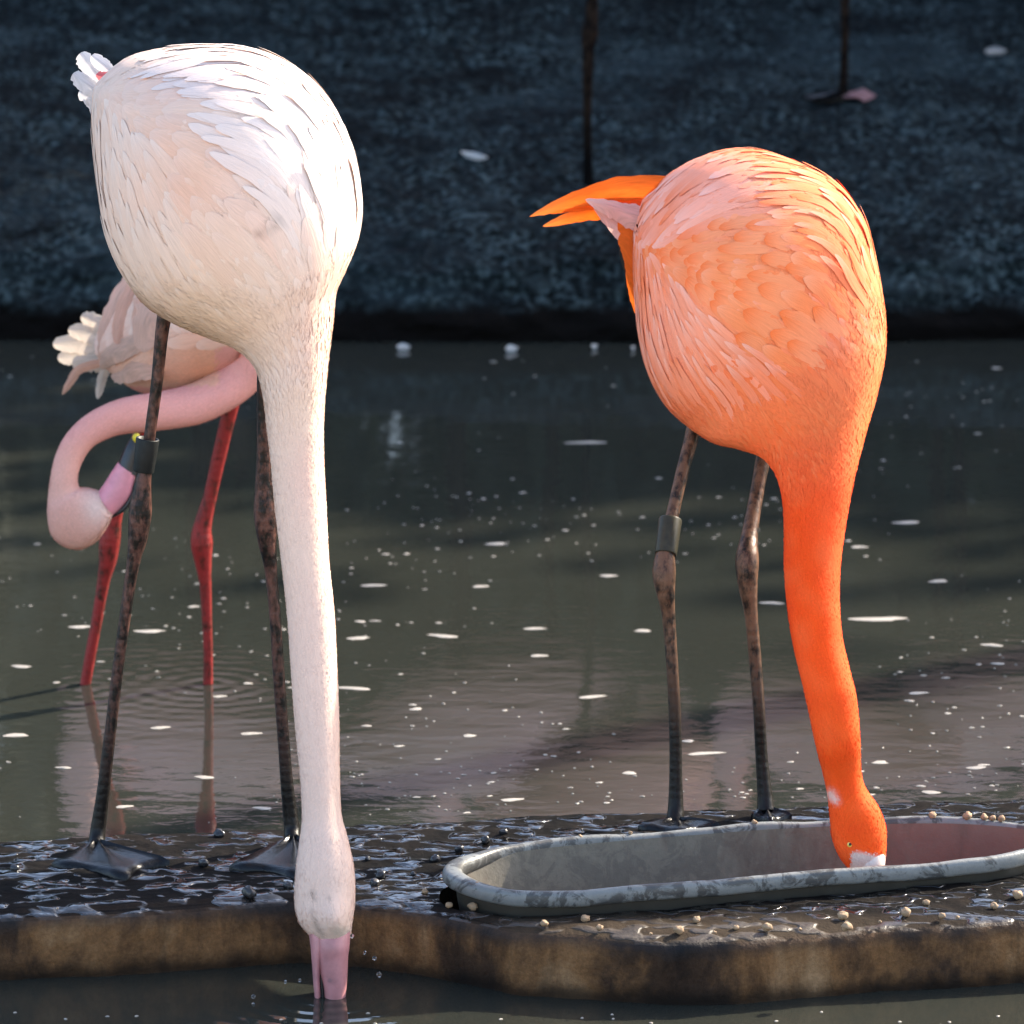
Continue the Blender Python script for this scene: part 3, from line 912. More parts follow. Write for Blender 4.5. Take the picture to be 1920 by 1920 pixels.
def wzone(x, y, r):
    if y > 575 or x + 0.55 * (y - 600) > 640: return None
    if ((x - 505) / 42) ** 2 + ((y - 440) / 38) ** 2 < 1: return None
    if x > 430 + 0.35 * (y - 100) and y < 520:          # long white plumes down the back
        return (r.uniform(0.07, 0.13), r.uniform(0.013, 0.022), r.uniform(-0.3, 0.3), (r.uniform(0.0015, 0.0035) if r.random() < 0.82 else r.uniform(0.004, 0.008)), (0.78, 0.65, 0.59, 0.5, 0.45, (0.80, 0.70, 0.65)), 0.35, 0.015)
    if y > 250 + 0.25 * (x - 180) and y > 330 and x < 400:   # pale pointed flank feathers
        return (r.uniform(0.07, 0.12), r.uniform(0.013, 0.020), r.uniform(-0.3, 0.3), r.uniform(0.0015, 0.0035), (0.78, 0.61, 0.52, 0.35, 0.5, (0.80, 0.68, 0.60)), 0.3, 0.018)
    return (r.uniform(0.07, 0.11), r.uniform(0.022, 0.034), r.uniform(-0.35, 0.35), r.uniform(0.0012, 0.0026), (0.78, 0.44, 0.33, r.uniform(0, 0.3), 0.45, (0.80, 0.61, 0.52)), 0.45, 0.020)
def tailward(tx, ty, xr):
    def f(x, y):
        d = np.array([tx - x, ty - y]); d = d / (np.linalg.norm(d) + 1e-6)
        d = d + np.array([0.1, -1.0]) * min(1.6, max(0, (x - xr) / 110))
        return d / np.linalg.norm(d)
    return f
plume_field(WL, wbody, wzone, wpig, 298, seed=5, tries=14000, u_rng=(1.2, 10.5), flow=tailward(110, 130, 480))
small_plumage(WL, wbody, wpig, 950, (0.9, 12.5), tailward(110, 130, 480), lambda x, y, r: ((r.uniform(0.022, 0.040), r.uniform(0.007, 0.012)) if y < 620 else (r.uniform(0.014, 0.024), r.uniform(0.004, 0.007))),
              lambda x, y, r: [(0.80, 0.66, 0.59), (0.78, 0.52, 0.42), (0.80, 0.64, 0.56)][r.integers(0, 3)], 41, 0.45)
down(WL, wbody, wpig, 52000, lambda x, y: np.where(y > 640, np.interp(y, [640, 900], [0.0095, 0.0045]), np.interp(np.maximum(y - 500, x + 0.55 * (y - 600) - 570), [0, 70], [0.0035, 0.0095])), lift=0.12, u0=0.3)
# tail of the white bird
WT = (0.80, 0.76, 0.76)
for pts, wd, cl in (([(215, 175), (180, 140), (150, 100)], [14, 34, 30], WT), ([(215, 190), (170, 165), (137, 138)], [16, 32, 26], WT),
                    ([(212, 215), (180, 190), (148, 172)], [18, 30, 22], WT), ([(205, 240), (186, 215), (160, 182)], [18, 26, 10], WT),
                    ([(225, 155), (200, 128), (172, 104)], [14, 26, 22], WT), ([(222, 160), (200, 146), (180, 140)], [26, 26, 10], (0.80, 0.20, 0.22))):
    Y = 5.81 + 0.004 * rng.random() * 3 - (0.012 if cl is not WT else 0)
    blade([P(x, y, Y) for x, y in pts], [px2m(v, Y) for v in wd], wroot, [cl] * 3)
# legs
wl1 = leg(wroot, [(318, 540, 5.70, 34), (304, 620, 5.70, 26), (294, 720, 5.70, 23), (283, 800, 5.70, 22), (274, 870, 5.70, 24), (267, 915, 5.70, 34), (263, 960, 5.70, 44), (258, 1010, 5.70, 37), (249, 1060, 5.70, 25), (234, 1160, 5.70, 22), (219, 1270, 5.70, 22), (206, 1380, 5.70, 23), (194, 1480, 5.70, 25), (184, 1555, 5.70, 30), (181, 1585, 5.69, 34)], M_LEG_MUDDY)
wl2 = leg(wroot, [(500, 640, 5.70, 34), (494, 740, 5.71, 26), (494, 830, 5.71, 25), (494, 910, 5.71, 32), (497, 965, 5.71, 43), (501, 1015, 5.71, 36), (508, 1070, 5.71, 24), (516, 1160, 5.71, 22), (523, 1270, 5.71, 23), (531, 1380, 5.71, 23), (538, 1470, 5.71, 25), (546, 1545, 5.71, 30), (549, 1575, 5.70, 34)], M_LEG_MUDDY)
h1 = P(181, 1583, 5.69); h2 = P(549, 1573, 5.70)
foot(wl1, h1, [G(97, 1627, LZ), G(236, 1652, LZ), G(318, 1622, LZ)], LZ + 0.003)
foot(wl2, h2, [G(430, 1632, LZ), G(560, 1652, LZ), G(655, 1624, LZ)], LZ + 0.003)
tube('hind_toe', [h1, h1 + np.array([0.012, 0.018, -0.006]), h1 + np.array([0.018, 0.03, -0.016])], [0.004, 0.0035, 0.0015], M_FOOT, wl1, 8, 8)
wb = ringband('leg_band', P(277, 822, 5.70), P(269, 884, 5.70), 0.0133, 0.0120, 0.002, M_BAND_GREY, wl1)
# bill, two mandibles closing on a dark gap
def pxloft(secs, mat, root, name, nu=40, nth=24):
    lo = Loft(secs)
    V, F, ST = lo.mesh(nu, nth)
    if _inward(V, F, lo): F = [f[::-1] for f in F]
    return mesh_obj(name, V, F, mat, root)
pxloft([(588, 1715, 657, 1725, 5.378, 0.018), (590, 1765, 656, 1768, 5.371, 0.0215), (593, 1795, 653, 1793, 5.3705, 0.0205), (599, 1822, 652, 1819, 5.369, 0.019), (606, 1850, 650, 1848, 5.367, 0.0165), (611, 1890, 646, 1888, 5.366, 0.0125), (620, 1925, 638, 1923, 5.366, 0.006)], M_BILL_PINK, wroot, 'upper_bill')
pxloft([(574, 1715, 612, 1715, 5.379, 0.017), (581, 1765, 612, 1765, 5.374, 0.0195), (584, 1795, 606, 1795, 5.3725, 0.0185), (586, 1822, 602, 1822, 5.371, 0.0165), (588, 1850, 602, 1850, 5.369, 0.014), (592, 1890, 603, 1890, 5.368, 0.010), (596, 1925, 601, 1925, 5.367, 0.005)], M_BILL_PINK, wroot, 'lower_bill')
pxloft([(598, 1810, 606, 1810, 5.373, 0.010), (599, 1850, 610, 1850, 5.371, 0.011), (600, 1890, 614, 1890, 5.369, 0.008)], M_BILL_BLACK, wroot, 'bill_gap', 14, 14)

# ================================================================== ORANGE FLAMINGO
oroot = empty('flamingo', G(1350, 1545, LZ))
tag(oroot, 'bright orange flamingo with its head lowered into the feeding trough', 'flamingo')
osec = [
 (1207, 372, 1232, 352, 6.00, 0.018), (1192, 430, 1262, 322, 5.975, 0.060), (1189, 500, 1330, 290, 5.94, 0.100), (1192, 565, 1410, 280, 5.915, 0.122),
 (1199, 635, 1495, 305, 5.89, 0.135), (1217, 703, 1570, 345, 5.87, 0.140), (1250, 762, 1618, 410, 5.855, 0.138), (1290, 798, 1642, 490, 5.84, 0.130),
 (1335, 827, 1658, 580, 5.825, 0.117), (1385, 840, 1659, 660, 5.81, 0.100), (1425, 855, 1643, 740, 5.79, 0.080), (1452, 885, 1623, 810, 5.765, 0.062),
 (1466, 930, 1603, 890, 5.74, 0.047), (1470, 985, 1588, 970, 5.715, 0.038), (1470, 1060, 1577, 1050, 5.69, 0.033), (1475, 1130, 1574, 1120, 5.665, 0.031),
 (1485, 1200, 1579, 1190, 5.645, 0.029), (1500, 1265, 1592, 1250, 5.625, 0.028), (1514, 1325, 1606, 1308, 5.605, 0.027), (1530, 1400, 1613, 1385, 5.59, 0.026),
 (1544, 1455, 1615, 1445, 5.60, 0.025), (1552, 1495, 1624, 1478, 5.60, 0.026), (1556, 1535, 1647, 1512, 5.595, 0.030), (1560, 1572, 1661, 1550, 5.592, 0.032),
 (1573, 1605, 1662, 1585, 5.59, 0.029), (1590, 1628, 1660, 1612, 5.588, 0.023)]
osec = [(a, b_, c_, d_, Y + 0.10 * max(0.0, min(1.0, (12 - i) / 5)), r_) for i, (a, b_, c_, d_, Y, r_) in enumerate(osec)]
OL = Loft(osec, bumps=[(1400, 500, 110, 0.012), (1330, 650, 100, 0.008)])
def opig(V, x, y):
    def mixin(c, col, t):
        t = np.clip(t, 0, 1)[:, None]
        return c * (1 - t) + np.array(col) * t
    n = len(V)
    nz = blotch(V, 14, 1.0)
    c = np.tile(np.array([0.94, 0.225, 0.078]), (n, 1))
    c = mixin(c, (0.93, 0.38, 0.27), 0.9 * gauss(x, y, 1340, 370, 110, 70))                 # pale pink upper back
    c = mixin(c, (0.93, 0.35, 0.23), 0.9 * gauss(x, y, 1270, 620, 110, 110))                # flank
    c = mixin(c, (0.88, 0.30, 0.12), 0.7 * gauss(x, y, 1380, 530, 100, 110))
    c = mixin(c, (0.88, 0.20, 0.09), 0.7 * gauss(x, y, 1560, 600, 70, 200))
    c = mixin(c, (0.86, 0.16, 0.04), 0.8 * np.clip((x - 1350) / 100, 0, 1) * np.clip((y - 640) / 160, 0, 1))
    neck = np.clip((y - 800) / 130, 0, 1) * (x > 1400)
    c = mixin(c, (0.93, 0.080, 0.007), neck)
    c = mixin(c, (0.94, 0.10, 0.012), 0.75 * np.clip((y - 1220) / 120, 0, 1))
    c = mixin(c, (0.85, 0.14, 0.01), 0.95 * (x < 1225) * np.clip((x < 1212) + 0.5, 0, 1) * np.clip(1 - np.abs(y - 470) / 100, 0, 1))
    nz2 = blotch(V, 34, 5.0)
    c = mixin(c, (0.94, 0.16, 0.04), 0.55 * neck * np.clip(nz2 + 0.1, 0, 1))
    c = mixin(c, (0.80, 0.05, 0.006), 0.5 * neck * np.clip(-nz2 - 0.05, 0, 1))
    c = mixin(c, (0.94, 0.14, 0.05), 0.45 * neck * np.clip((x - 1500 - 0.25 * (y - 1000)) / 120, 0, 1))
    c = c * (1 + 0.10 * nz[:, None])
    c = mixin(c, (0.80, 0.62, 0.55), 0.85 * gauss(x, y, 1558, 1492, 9, 10) + 0.7 * gauss(x, y, 1568, 1502, 7, 7))
    c = mixin(c, (0.74, 0.58, 0.52), np.clip((y - 1594 - 0.25 * np.abs(x - 1612)) / 8, 0, 1) * (x > 1596))
    return c
obody = body_part(OL, oroot, opig)
def ozone(x, y, r):
    if y > 800 or x + 0.9 * (y - 560) > 1690: return None
    if x > 1490 + 0.45 * (y - 300):                                   # narrow plumes on the back rim
        return (r.uniform(0.06, 0.11), r.uniform(0.010, 0.016), r.uniform(-0.25, 0.25), (r.uniform(0.0015, 0.0035) if r.random() < 0.82 else r.uniform(0.004, 0.008)), (0.93, 0.28, 0.13, r.uniform(0.0, 0.6), 0.6, (0.94, 0.50, 0.36) if r.random() < 0.6 else (0.92, 0.16, 0.03)), 0.35, 0.014)
    if y > 530 + 0.62 * (x - 1200):                                    # stringy pale flank
        return (r.uniform(0.06, 0.10), r.uniform(0.008, 0.013), r.uniform(-0.25, 0.25), r.uniform(0.0012, 0.003), (0.93, 0.38, 0.26, r.uniform(0.1, 0.6), 0.65, (0.93, 0.54, 0.44) if r.random() < 0.7 else (0.93, 0.22, 0.07)), 0.25, 0.0140)
    if y < 400:                                                       # long scapulars
        return (r.uniform(0.10, 0.16), r.uniform(0.018, 0.028), r.uniform(-0.15, 0.15), r.uniform(0.0015, 0.0035), (0.93, 0.38, 0.27, r.uniform(0.2, 0.7), 0.65, (0.94, 0.56, 0.47) if r.random() < 0.65 else (0.93, 0.17, 0.03)), 0.45, 0.021)
    t = r.choice([0, 0, 1])
    tint = [(0.94, 0.33, 0.15, 0.6, 0.75, (0.92, 0.15, 0.02)), (0.94, 0.27, 0.09, 0.5, 0.6, (0.94, 0.40, 0.23))][t]
    return (r.uniform(0.055, 0.085), r.uniform(0.018, 0.028), r.uniform(-0.2, 0.2), r.uniform(0.0015, 0.003), tint, 0.5, 0.0185)
plume_field(OL, obody, ozone, opig, 298, seed=11, tries=16000, u_rng=(1.1, 10.2), flow=tailward(1120, 440, 1500))
small_plumage(OL, obody, opig, 1150, (0.9, 12.0), tailward(1120, 440, 1500), lambda x, y, r: ((r.uniform(0.022, 0.042), r.uniform(0.007, 0.012)) if y < 760 else (r.uniform(0.014, 0.024), r.uniform(0.004, 0.007))),
              lambda x, y, r: ([(0.94, 0.40, 0.27), (0.93, 0.16, 0.03), (0.94, 0.31, 0.16)] if y < 700 else [(0.94, 0.24, 0.08), (0.92, 0.11, 0.015), (0.94, 0.20, 0.06)])[r.integers(0, 3)], 43, 0.55)
down(OL, obody, opig, 52000, lambda x, y: np.where(y > 820, np.interp(y, [820, 1050], [0.0085, 0.0045]), np.interp(np.maximum(y - 740, x + 0.9 * (y - 560) - 1590), [0, 70], [0.0035, 0.0085])), lift=0.12, u0=0.3)
OR1 = (0.86, 0.17, 0.02); OR2 = (0.88, 0.26, 0.06); PK = (0.86, 0.52, 0.46); RD = (0.86, 0.20, 0.10)
for k, (pts, wd, cl) in enumerate((
    ([(1290, 356), (1180, 352), (1080, 373), (993, 406)], [48, 46, 30, 6], [OR1, OR1, OR1, OR2]),
    ([(1280, 375), (1170, 370), (1090, 385), (1030, 400)], [44, 40, 22, 6], [RD, OR1, OR1, OR1]),
    ([(1270, 365), (1180, 360), (1110, 372), (1060, 392)], [44, 44, 30, 8], [RD, RD, OR1, OR2]),
    ([(1250, 400), (1150, 395), (1080, 405), (1018, 424)], [40, 30, 24, 8], [RD, OR1, OR1, OR2]),
    ([(1235, 415), (1195, 408), (1150, 392), (1098, 374)], [56, 50, 34, 10], [PK, PK, PK, (0.88, 0.66, 0.60)]),
    ([(1215, 470), (1180, 446), (1145, 414), (1112, 385)], [40, 36, 26, 8], [PK, PK, PK, PK]),
    ([(1230, 480), (1195, 450), (1165, 425), (1140, 405)], [50, 42, 28, 8], [RD, PK, PK, PK]),
    ([(1225, 545), (1200, 490), (1186, 440), (1172, 388)], [56, 58, 54, 26], [OR1, OR1, OR1, OR1]),
    ([(1222, 600), (1203, 560), (1190, 510), (1176, 462)], [44, 44, 36, 12], [OR1, OR1, OR1, OR2]))):
    Y = 6.10 + 0.006 * k - (0.05 if k > 3 else 0) - (0.025 if k > 6 else 0)
    blade([P(x, y, Y + 0.01 * i) for i, (x, y) in enumerate(pts)], [px2m(v, Y) for v in wd], oroot, cl)
BK = (0.012, 0.012, 0.013)
for k, (pts, wd) in enumerate((([(1225, 620), (1200, 580), (1183, 540), (1176, 505)], [30, 28, 20, 5]), ([(1225, 600), (1195, 545), (1172, 490), (1160, 455)], [28, 24, 16, 4]))):
    blade([P(x, y, 6.10 + 0.008 * k) for x, y in pts], [px2m(v, 6.0) for v in wd], oroot, [BK] * 4, 'flight_feather')
ol1 = leg(oroot, [(1318, 735, 5.96, 40), (1298, 815, 5.945, 28), (1278, 890, 5.92, 25), (1262, 960, 5.895, 25), (1250, 1020, 5.87, 30), (1245, 1070, 5.855, 45), (1248, 1110, 5.85, 36), (1254, 1160, 5.85, 25), (1261, 1260, 5.845, 23), (1266, 1360, 5.84, 24), (1267, 1450, 5.835, 25), (1267, 1510, 5.83, 30), (1266, 1546, 5.82, 38)], M_LEG_ORANGE)
ol2 = leg(oroot, [(1446, 790, 5.95, 40), (1431, 860, 5.93, 29), (1418, 930, 5.91, 27), (1406, 1000, 5.88, 32), (1401, 1050, 5.855, 45), (1402, 1095, 5.85, 38), (1408, 1150, 5.85, 26), (1416, 1240, 5.85, 24), (1423, 1330, 5.845, 23), (1428, 1420, 5.845, 24), (1434, 1490, 5.84, 29), (1436, 1520, 5.835, 36)], M_LEG_ORANGE)
ho1 = P(1266, 1544, 5.82); ho2 = P(1436, 1519, 5.835)
def toes(h, z, s=1.0):
    g = np.array([h[0], h[1], z])
    return [g + np.array([-0.050, -0.052, 0]) * s, g + np.array([0.008, -0.085, 0]) * s, g + np.array([0.058, -0.048, 0]) * s]
foot(ol1, ho1, toes(ho1, LZ, 0.9), LZ + 0.003)
foot(ol2, ho2, [G(1408, 1536, LZ), G(1445, 1549, LZ), G(1485, 1536, LZ)], LZ + 0.003)
ringband('leg_band', P(1257, 974, 5.889), P(1248, 1040, 5.864), 0.0138, 0.0132, 0.0018, M_BAND_OLIVE, ol1)
pxloft([(1598, 1600, 1659, 1588, 5.587, 0.022), (1600, 1622, 1660, 1612, 5.585, 0.0235), (1606, 1645, 1657, 1638, 5.585, 0.020), (1614, 1662, 1650, 1658, 5.587, 0.014), (1622, 1676, 1640, 1674, 5.59, 0.006)], M_BILL_WHITE, oroot, 'bill')
eye = ball('eye', P(1594, 1583, 5.5650), 0.0036, M_EYE_YELLOW, oroot)
ball('pupil', P(1594, 1583, 5.5622), 0.0017, M_EYE_PUPIL, eye)

# ================================================================== PINK FLAMINGO BEHIND
proot = empty('flamingo', G(275, 1288, -0.1))
tag(proot, 'pale pink flamingo with red legs wading behind the white flamingo, neck curled', 'flamingo')
psec = [
 (186, 668, 182, 640, 6.86, 0.03), (205, 692, 198, 590, 6.85, 0.07), (250, 726, 232, 530, 6.83, 0.105), (300, 742, 280, 470, 6.81, 0.13), (350, 746, 340, 440, 6.80, 0.135),
 (395, 735, 405, 440, 6.79, 0.13), (430, 712, 470, 468, 6.77, 0.115), (440, 684, 508, 525, 6.75, 0.095), (434, 660, 522, 590, 6.735, 0.068), (428, 652, 524, 640, 6.72, 0.05),
 (421, 670, 514, 694, 6.71, 0.040), (407, 691, 489, 725, 6.70, 0.034), (362, 718, 444, 762, 6.68, 0.030), (308, 733, 377, 794, 6.66, 0.027), (247, 743, 290, 808, 6.64, 0.0245),
 (205, 755, 237, 813, 6.63, 0.023), (160, 779, 203, 822, 6.62, 0.0215), (126, 812, 173, 839, 6.61, 0.0205), (105, 851, 154, 867, 6.60, 0.0195), (95, 893, 146, 894, 6.59, 0.0195),
 (90, 933, 149, 914, 6.585, 0.022), (89, 968, 163, 915, 6.58, 0.027), (97, 1003, 184, 920, 6.58, 0.031), (120, 1024, 200, 928, 6.58, 0.031), (152, 1030, 208, 938, 6.58, 0.029), (183, 1013, 213, 952, 6.58, 0.024), (203, 985, 215, 957, 6.58, 0.012)]
PL = Loft(psec)
def ppig(V, x, y):
    def mixin(c, col, t):
        t = np.clip(t, 0, 1)[:, None]
        return c * (1 - t) + np.array(col) * t
    nz = blotch(V, 10, 6.0)
    c = np.tile(np.array([0.82, 0.49, 0.36]), (len(V), 1))
    c = mixin(c, (0.84, 0.60, 0.48), gauss(x, y, 280, 600, 60, 80))
    c = mixin(c, (0.84, 0.42, 0.26), 0.85 * gauss(x, y, 400, 690, 80, 80))
    nk = np.clip((0.35 * (x - 250) + y - 705) / 20, 0, 1) * (y > 725) + (x > 408) * (y > 650) * (np.asarray(V)[:, 1] < 6.735)
    c = mixin(c, (0.83, 0.385, 0.33), 0.9 * np.clip(nk, 0, 1) * np.clip((930 - y) / 110, 0, 1))
    c = mixin(c, (0.84, 0.46, 0.37), 0.9 * np.clip((y - 800) / 150, 0, 1))
    c = mixin(c, (0.85, 0.66, 0.57), 0.9 * gauss(x, y, 185, 950, 30, 35))
    return c * (1 + 0.06 * nz[:, None]) * np.array([0.92, 0.86, 0.84])
pbody = body_part(PL, proot, ppig)
def pzone(x, y, r):
    if y > 640: return None
    if x < 262 and y > 470:
        return (r.uniform(0.07, 0.10), r.uniform(0.02, 0.03), r.uniform(-0.2, 0.2), r.uniform(0.003, 0.005), (0.85, 0.55, 0.44, r.uniform(0.2, 0.6), 0.4, (0.86, 0.64, 0.54)), 0.6, 0.02)
    return (r.uniform(0.04, 0.065), r.uniform(0.016, 0.026), r.uniform(-0.3, 0.3), r.uniform(0.002, 0.004), (0.85, 0.62, 0.50, r.uniform(0.0, 0.5), 0.3, (0.86, 0.68, 0.58)), 0.6, 0.022)
plume_field(PL, pbody, pzone, ppig, 110, seed=21, u_rng=(0.6, 7.0))
down(PL, pbody, ppig, 34000, lambda x, y: np.where((y > 740) | (x > 440), 0.0050, 0.0065), lift=0.12, u0=0.2)
PW = (0.78, 0.65, 0.54); PO = (0.80, 0.45, 0.32)
for k, (pts, wd, cl) in enumerate((([(230, 640), (190, 610), (152, 592)], [30, 36, 22], PW), ([(230, 650), (180, 630), (128, 618)], [30, 38, 24], PW), ([(230, 660), (165, 645), (99, 645)], [34, 40, 26], PW),
                                   ([(230, 670), (165, 665), (108, 672)], [34, 38, 24], PW), ([(230, 680), (185, 680), (135, 682)], [34, 36, 30], PW), ([(235, 655), (205, 620), (168, 600)], [30, 36, 24], PW),
                                   ([(190, 680), (150, 692), (132, 715), (117, 740)], [16, 18, 16, 6], PO), ([(200, 690), (192, 706), (187, 728), (183, 748)], [20, 19, 16, 8], PW))):
    Y = 6.88 + 0.006 * (k % 4) - (0.04 if k > 5 else 0)
    blade([P(x, y, Y) for x, y in pts], [px2m(v, Y) for v in wd], proot, [cl] * len(pts))
_U, _T = np.meshgrid(np.linspace(0.1, 8, 160), np.linspace(math.pi * 1.02, math.pi * 1.98, 60))
_S = PL.S(_U.ravel(), _T.ravel()); _sx, _sy = pxarr(_S)
def on_pink(x, y, out=0.006):
    k = np.argmin((_sx - x) ** 2 + (_sy - y) ** 2)
    return P(x, y, _S[k, 1] - out)
for k, (pts, wd, cl) in enumerate((([(330, 470), (300, 520), (272, 575), (258, 625)], [30, 46, 44, 26], (0.84, 0.54, 0.42)), ([(300, 480), (262, 530), (232, 590), (218, 645)], [30, 40, 38, 20], (0.85, 0.52, 0.40)),
                                   ([(275, 490), (238, 540), (205, 600), (186, 668)], [26, 36, 34, 14], (0.85, 0.57, 0.46)), ([(262, 640), (230, 655), (205, 668), (188, 690)], [36, 40, 36, 20], (0.84, 0.57, 0.45)),
                                   ([(345, 540), (310, 560), (280, 600), (268, 660)], [50, 66, 64, 40], (0.84, 0.58, 0.47)), ([(300, 690), (262, 690), (232, 700), (208, 705)], [40, 46, 40, 20], (0.84, 0.53, 0.40)))):
    blade([on_pink(x, y, 0.005 + 0.004 * i) for i, (x, y) in enumerate(pts)], [px2m(v, 6.8) for v in wd], proot, [cl] * 4, 'wing_feather', 0.15)
leg(proot, [(310, 700, 6.80, 40), (285, 760, 6.80, 32), (250, 850, 6.80, 27), (225, 930, 6.80, 27), (212, 975, 6.80, 33), (206, 1012, 6.80, 40), (202, 1050, 6.80, 34), (194, 1090, 6.80, 24), (182, 1160, 6.80, 21), (170, 1225, 6.80, 21), (159, 1290, 6.80, 21), (146, 1380, 6.80, 24)], M_LEG_RED)
leg(proot, [(452, 690, 6.80, 40), (432, 765, 6.80, 30), (412, 850, 6.80, 27), (394, 930, 6.80, 26), (380, 985, 6.80, 34), (378, 1018, 6.80, 42), (381, 1055, 6.80, 32), (385, 1095, 6.80, 23), (388, 1160, 6.80, 19), (390, 1225, 6.80, 18), (390, 1288, 6.80, 19), (391, 1380, 6.80, 22)], M_LEG_RED)
pbill = pxloft([(184, 922, 214, 966, 6.58, 0.020), (196, 905, 232, 950, 6.58, 0.019), (208, 886, 249, 925, 6.58, 0.017), (221, 866, 256, 890, 6.58, 0.0145)], M_BILL_MAGENTA, proot, 'bill')
pxloft([(221, 868, 257, 893, 6.58, 0.0140), (228, 852, 259, 874, 6.58, 0.012), (237, 834, 262, 850, 6.58, 0.009), (247, 820, 262, 828, 6.58, 0.005)], M_BILL_BLACK, pbill, 'bill_tip')
tube('mouth_line', [P(208, 969, 6.575), P(233, 953, 6.572), P(250, 925, 6.572), P(257, 893, 6.572)], [0.0022, 0.0032, 0.003, 0.002], M_BILL_BLACK, pbill, 8, 20)
ball('yellow_mark', P(256, 821, 6.575), 0.0052, M_YELLOW, pbill, (1, 1, 1.2), 0.2)

# ================================================================== FLAMINGOS STANDING ON THE FAR BANK
def tube_pts(name, pts, radii, mat, root, pigc=None, n=20, nu=60, flat=1.0):
    o = tube(name, pts, radii, mat, root, n, nu, flat)
    if pigc is not None:
        me = o.data
        a = me.attributes.new('pig', 'FLOAT_COLOR', 'POINT')
        co = np.empty(len(me.vertices) * 3); me.vertices.foreach_get('co', co); co = co.reshape(-1, 3)
        k = np.array([mnoise.noise(Vector(v * 12)) for v in co])
        c = np.ones((len(co), 4), np.float32); c[:, :3] = np.clip(np.array(pigc) * (1 + 0.12 * k[:, None]), 0, 1)
        a.data.foreach_set('color', c.ravel())
        s = me.attributes.new('st', 'FLOAT_VECTOR', 'POINT'); s.data.foreach_set('vector', co.astype(np.float32).ravel())
    return o
def bank_bird(pigc, two_legs, name='flamingo'):
    r = empty(name, (0, 0, 0))
    # local: facing +x, standing at the origin
    b = [(-0.27, 0, 0.80), (-0.20, 0, 0.80), (-0.10, 0, 0.79), (0.02, 0, 0.76), (0.12, 0, 0.745), (0.19, 0, 0.75), (0.235, 0, 0.79), (0.245, 0, 0.86), (0.225, 0, 0.95), (0.20, 0, 1.04), (0.20, 0, 1.12), (0.235, 0, 1.18), (0.29, 0, 1.20), (0.335, 0, 1.185), (0.355, 0, 1.165)]
    rd = [0.015, 0.06, 0.11, 0.135, 0.125, 0.095, 0.055, 0.034, 0.028, 0.026, 0.026, 0.027, 0.034, 0.032, 0.022]
    body = tube_pts('body', b, rd, M_BODY, r, pigc, 24, 90)
    tube_pts('bill', [(0.345, 0, 1.170), (0.385, 0, 1.145), (0.405, 0, 1.105), (0.400, 0, 1.075)], [0.022, 0.018, 0.012, 0.004], M_BILL_PINK, r, None, 12, 20)
    for s in (-1, 1):
        wing = tube_pts('wing', [(0.12, 0.085 * s, 0.79), (0.02, 0.112 * s, 0.80), (-0.12, 0.095 * s, 0.81), (-0.27, 0.04 * s, 0.78)], [0.03, 0.075, 0.065, 0.012], M_BODY, r, tuple(min(0.88, v * 1.05) for v in pigc), 16, 30, 0.35)
    for s in ((-1, 1) if two_legs else (1,)):
        y = 0.035 * s
        l = tube('leg', [(-0.01, y, 0.70), (0.0, y, 0.58), (0.01, y, 0.44), (0.008, y, 0.345), (0.004, y, 0.31), (0.0, y, 0.27), (-0.002, y, 0.14), (0, y, 0.03), (0, y, 0.012)], [0.016, 0.0105, 0.0095, 0.012, 0.0165, 0.012, 0.0085, 0.010, 0.012], M_LEG_BG, r, 12, 50)
        foot(l, np.array([0, y, 0.018]), [np.array([0.055, y - 0.05, 0]), np.array([0.09, y, 0]), np.array([0.055, y + 0.05, 0])], 0.003)
    if not two_legs:
        tube('tucked_leg', [(0.0, -0.04, 0.68), (0.05, -0.05, 0.60), (0.02, -0.05, 0.585), (-0.12, -0.05, 0.66)], [0.015, 0.013, 0.014, 0.009], M_LEG_BG, r, 10, 24)
    return r
src1 = bank_bird((0.88, 0.50, 0.42), False)
src2 = bank_bird((0.90, 0.56, 0.50), True)
src2.scale = (1.26, 1.26, 1.26)
def on_bank(o, x, y, rz, label):
    o.location = (x, y, bank_height(x, y) + 0.002)
    o.rotation_euler = (0, 0, rz)
    tag(o, label, 'flamingo', 'flamingos standing on the far bank')
b6 = copy_tree(src2)
on_bank(b6, 0.10, 12.35, math.radians(185), 'pale flamingo set back up the far bank behind another, both mirrored in the water')
gA = G(1122, 345, 0.235); gB = G(1590, 178, 0.315)
on_bank(src1, gA[0], gA[1], math.radians(35), 'flamingo balancing on one brown leg on the far bank behind the orange flamingo')
b2 = copy_tree(src1)
on_bank(b2, gB[0], gB[1], math.radians(160), 'flamingo whose dark leg stands higher up the far bank beside a pinkish puddle')
on_bank(src2, -0.13, 11.98, math.radians(15), 'pale flamingo up the far bank mirrored in the water between the two feeding flamingos')
b4 = copy_tree(src2)
on_bank(b4, -0.74, 11.98, math.radians(200), 'pale flamingo up the far bank mirrored in the water beside the wading red legs')
b5 = copy_tree(src2)
on_bank(b5, 1.04, 12.0, math.radians(30), 'pale flamingo up the far bank mirrored in the water beyond the trough')

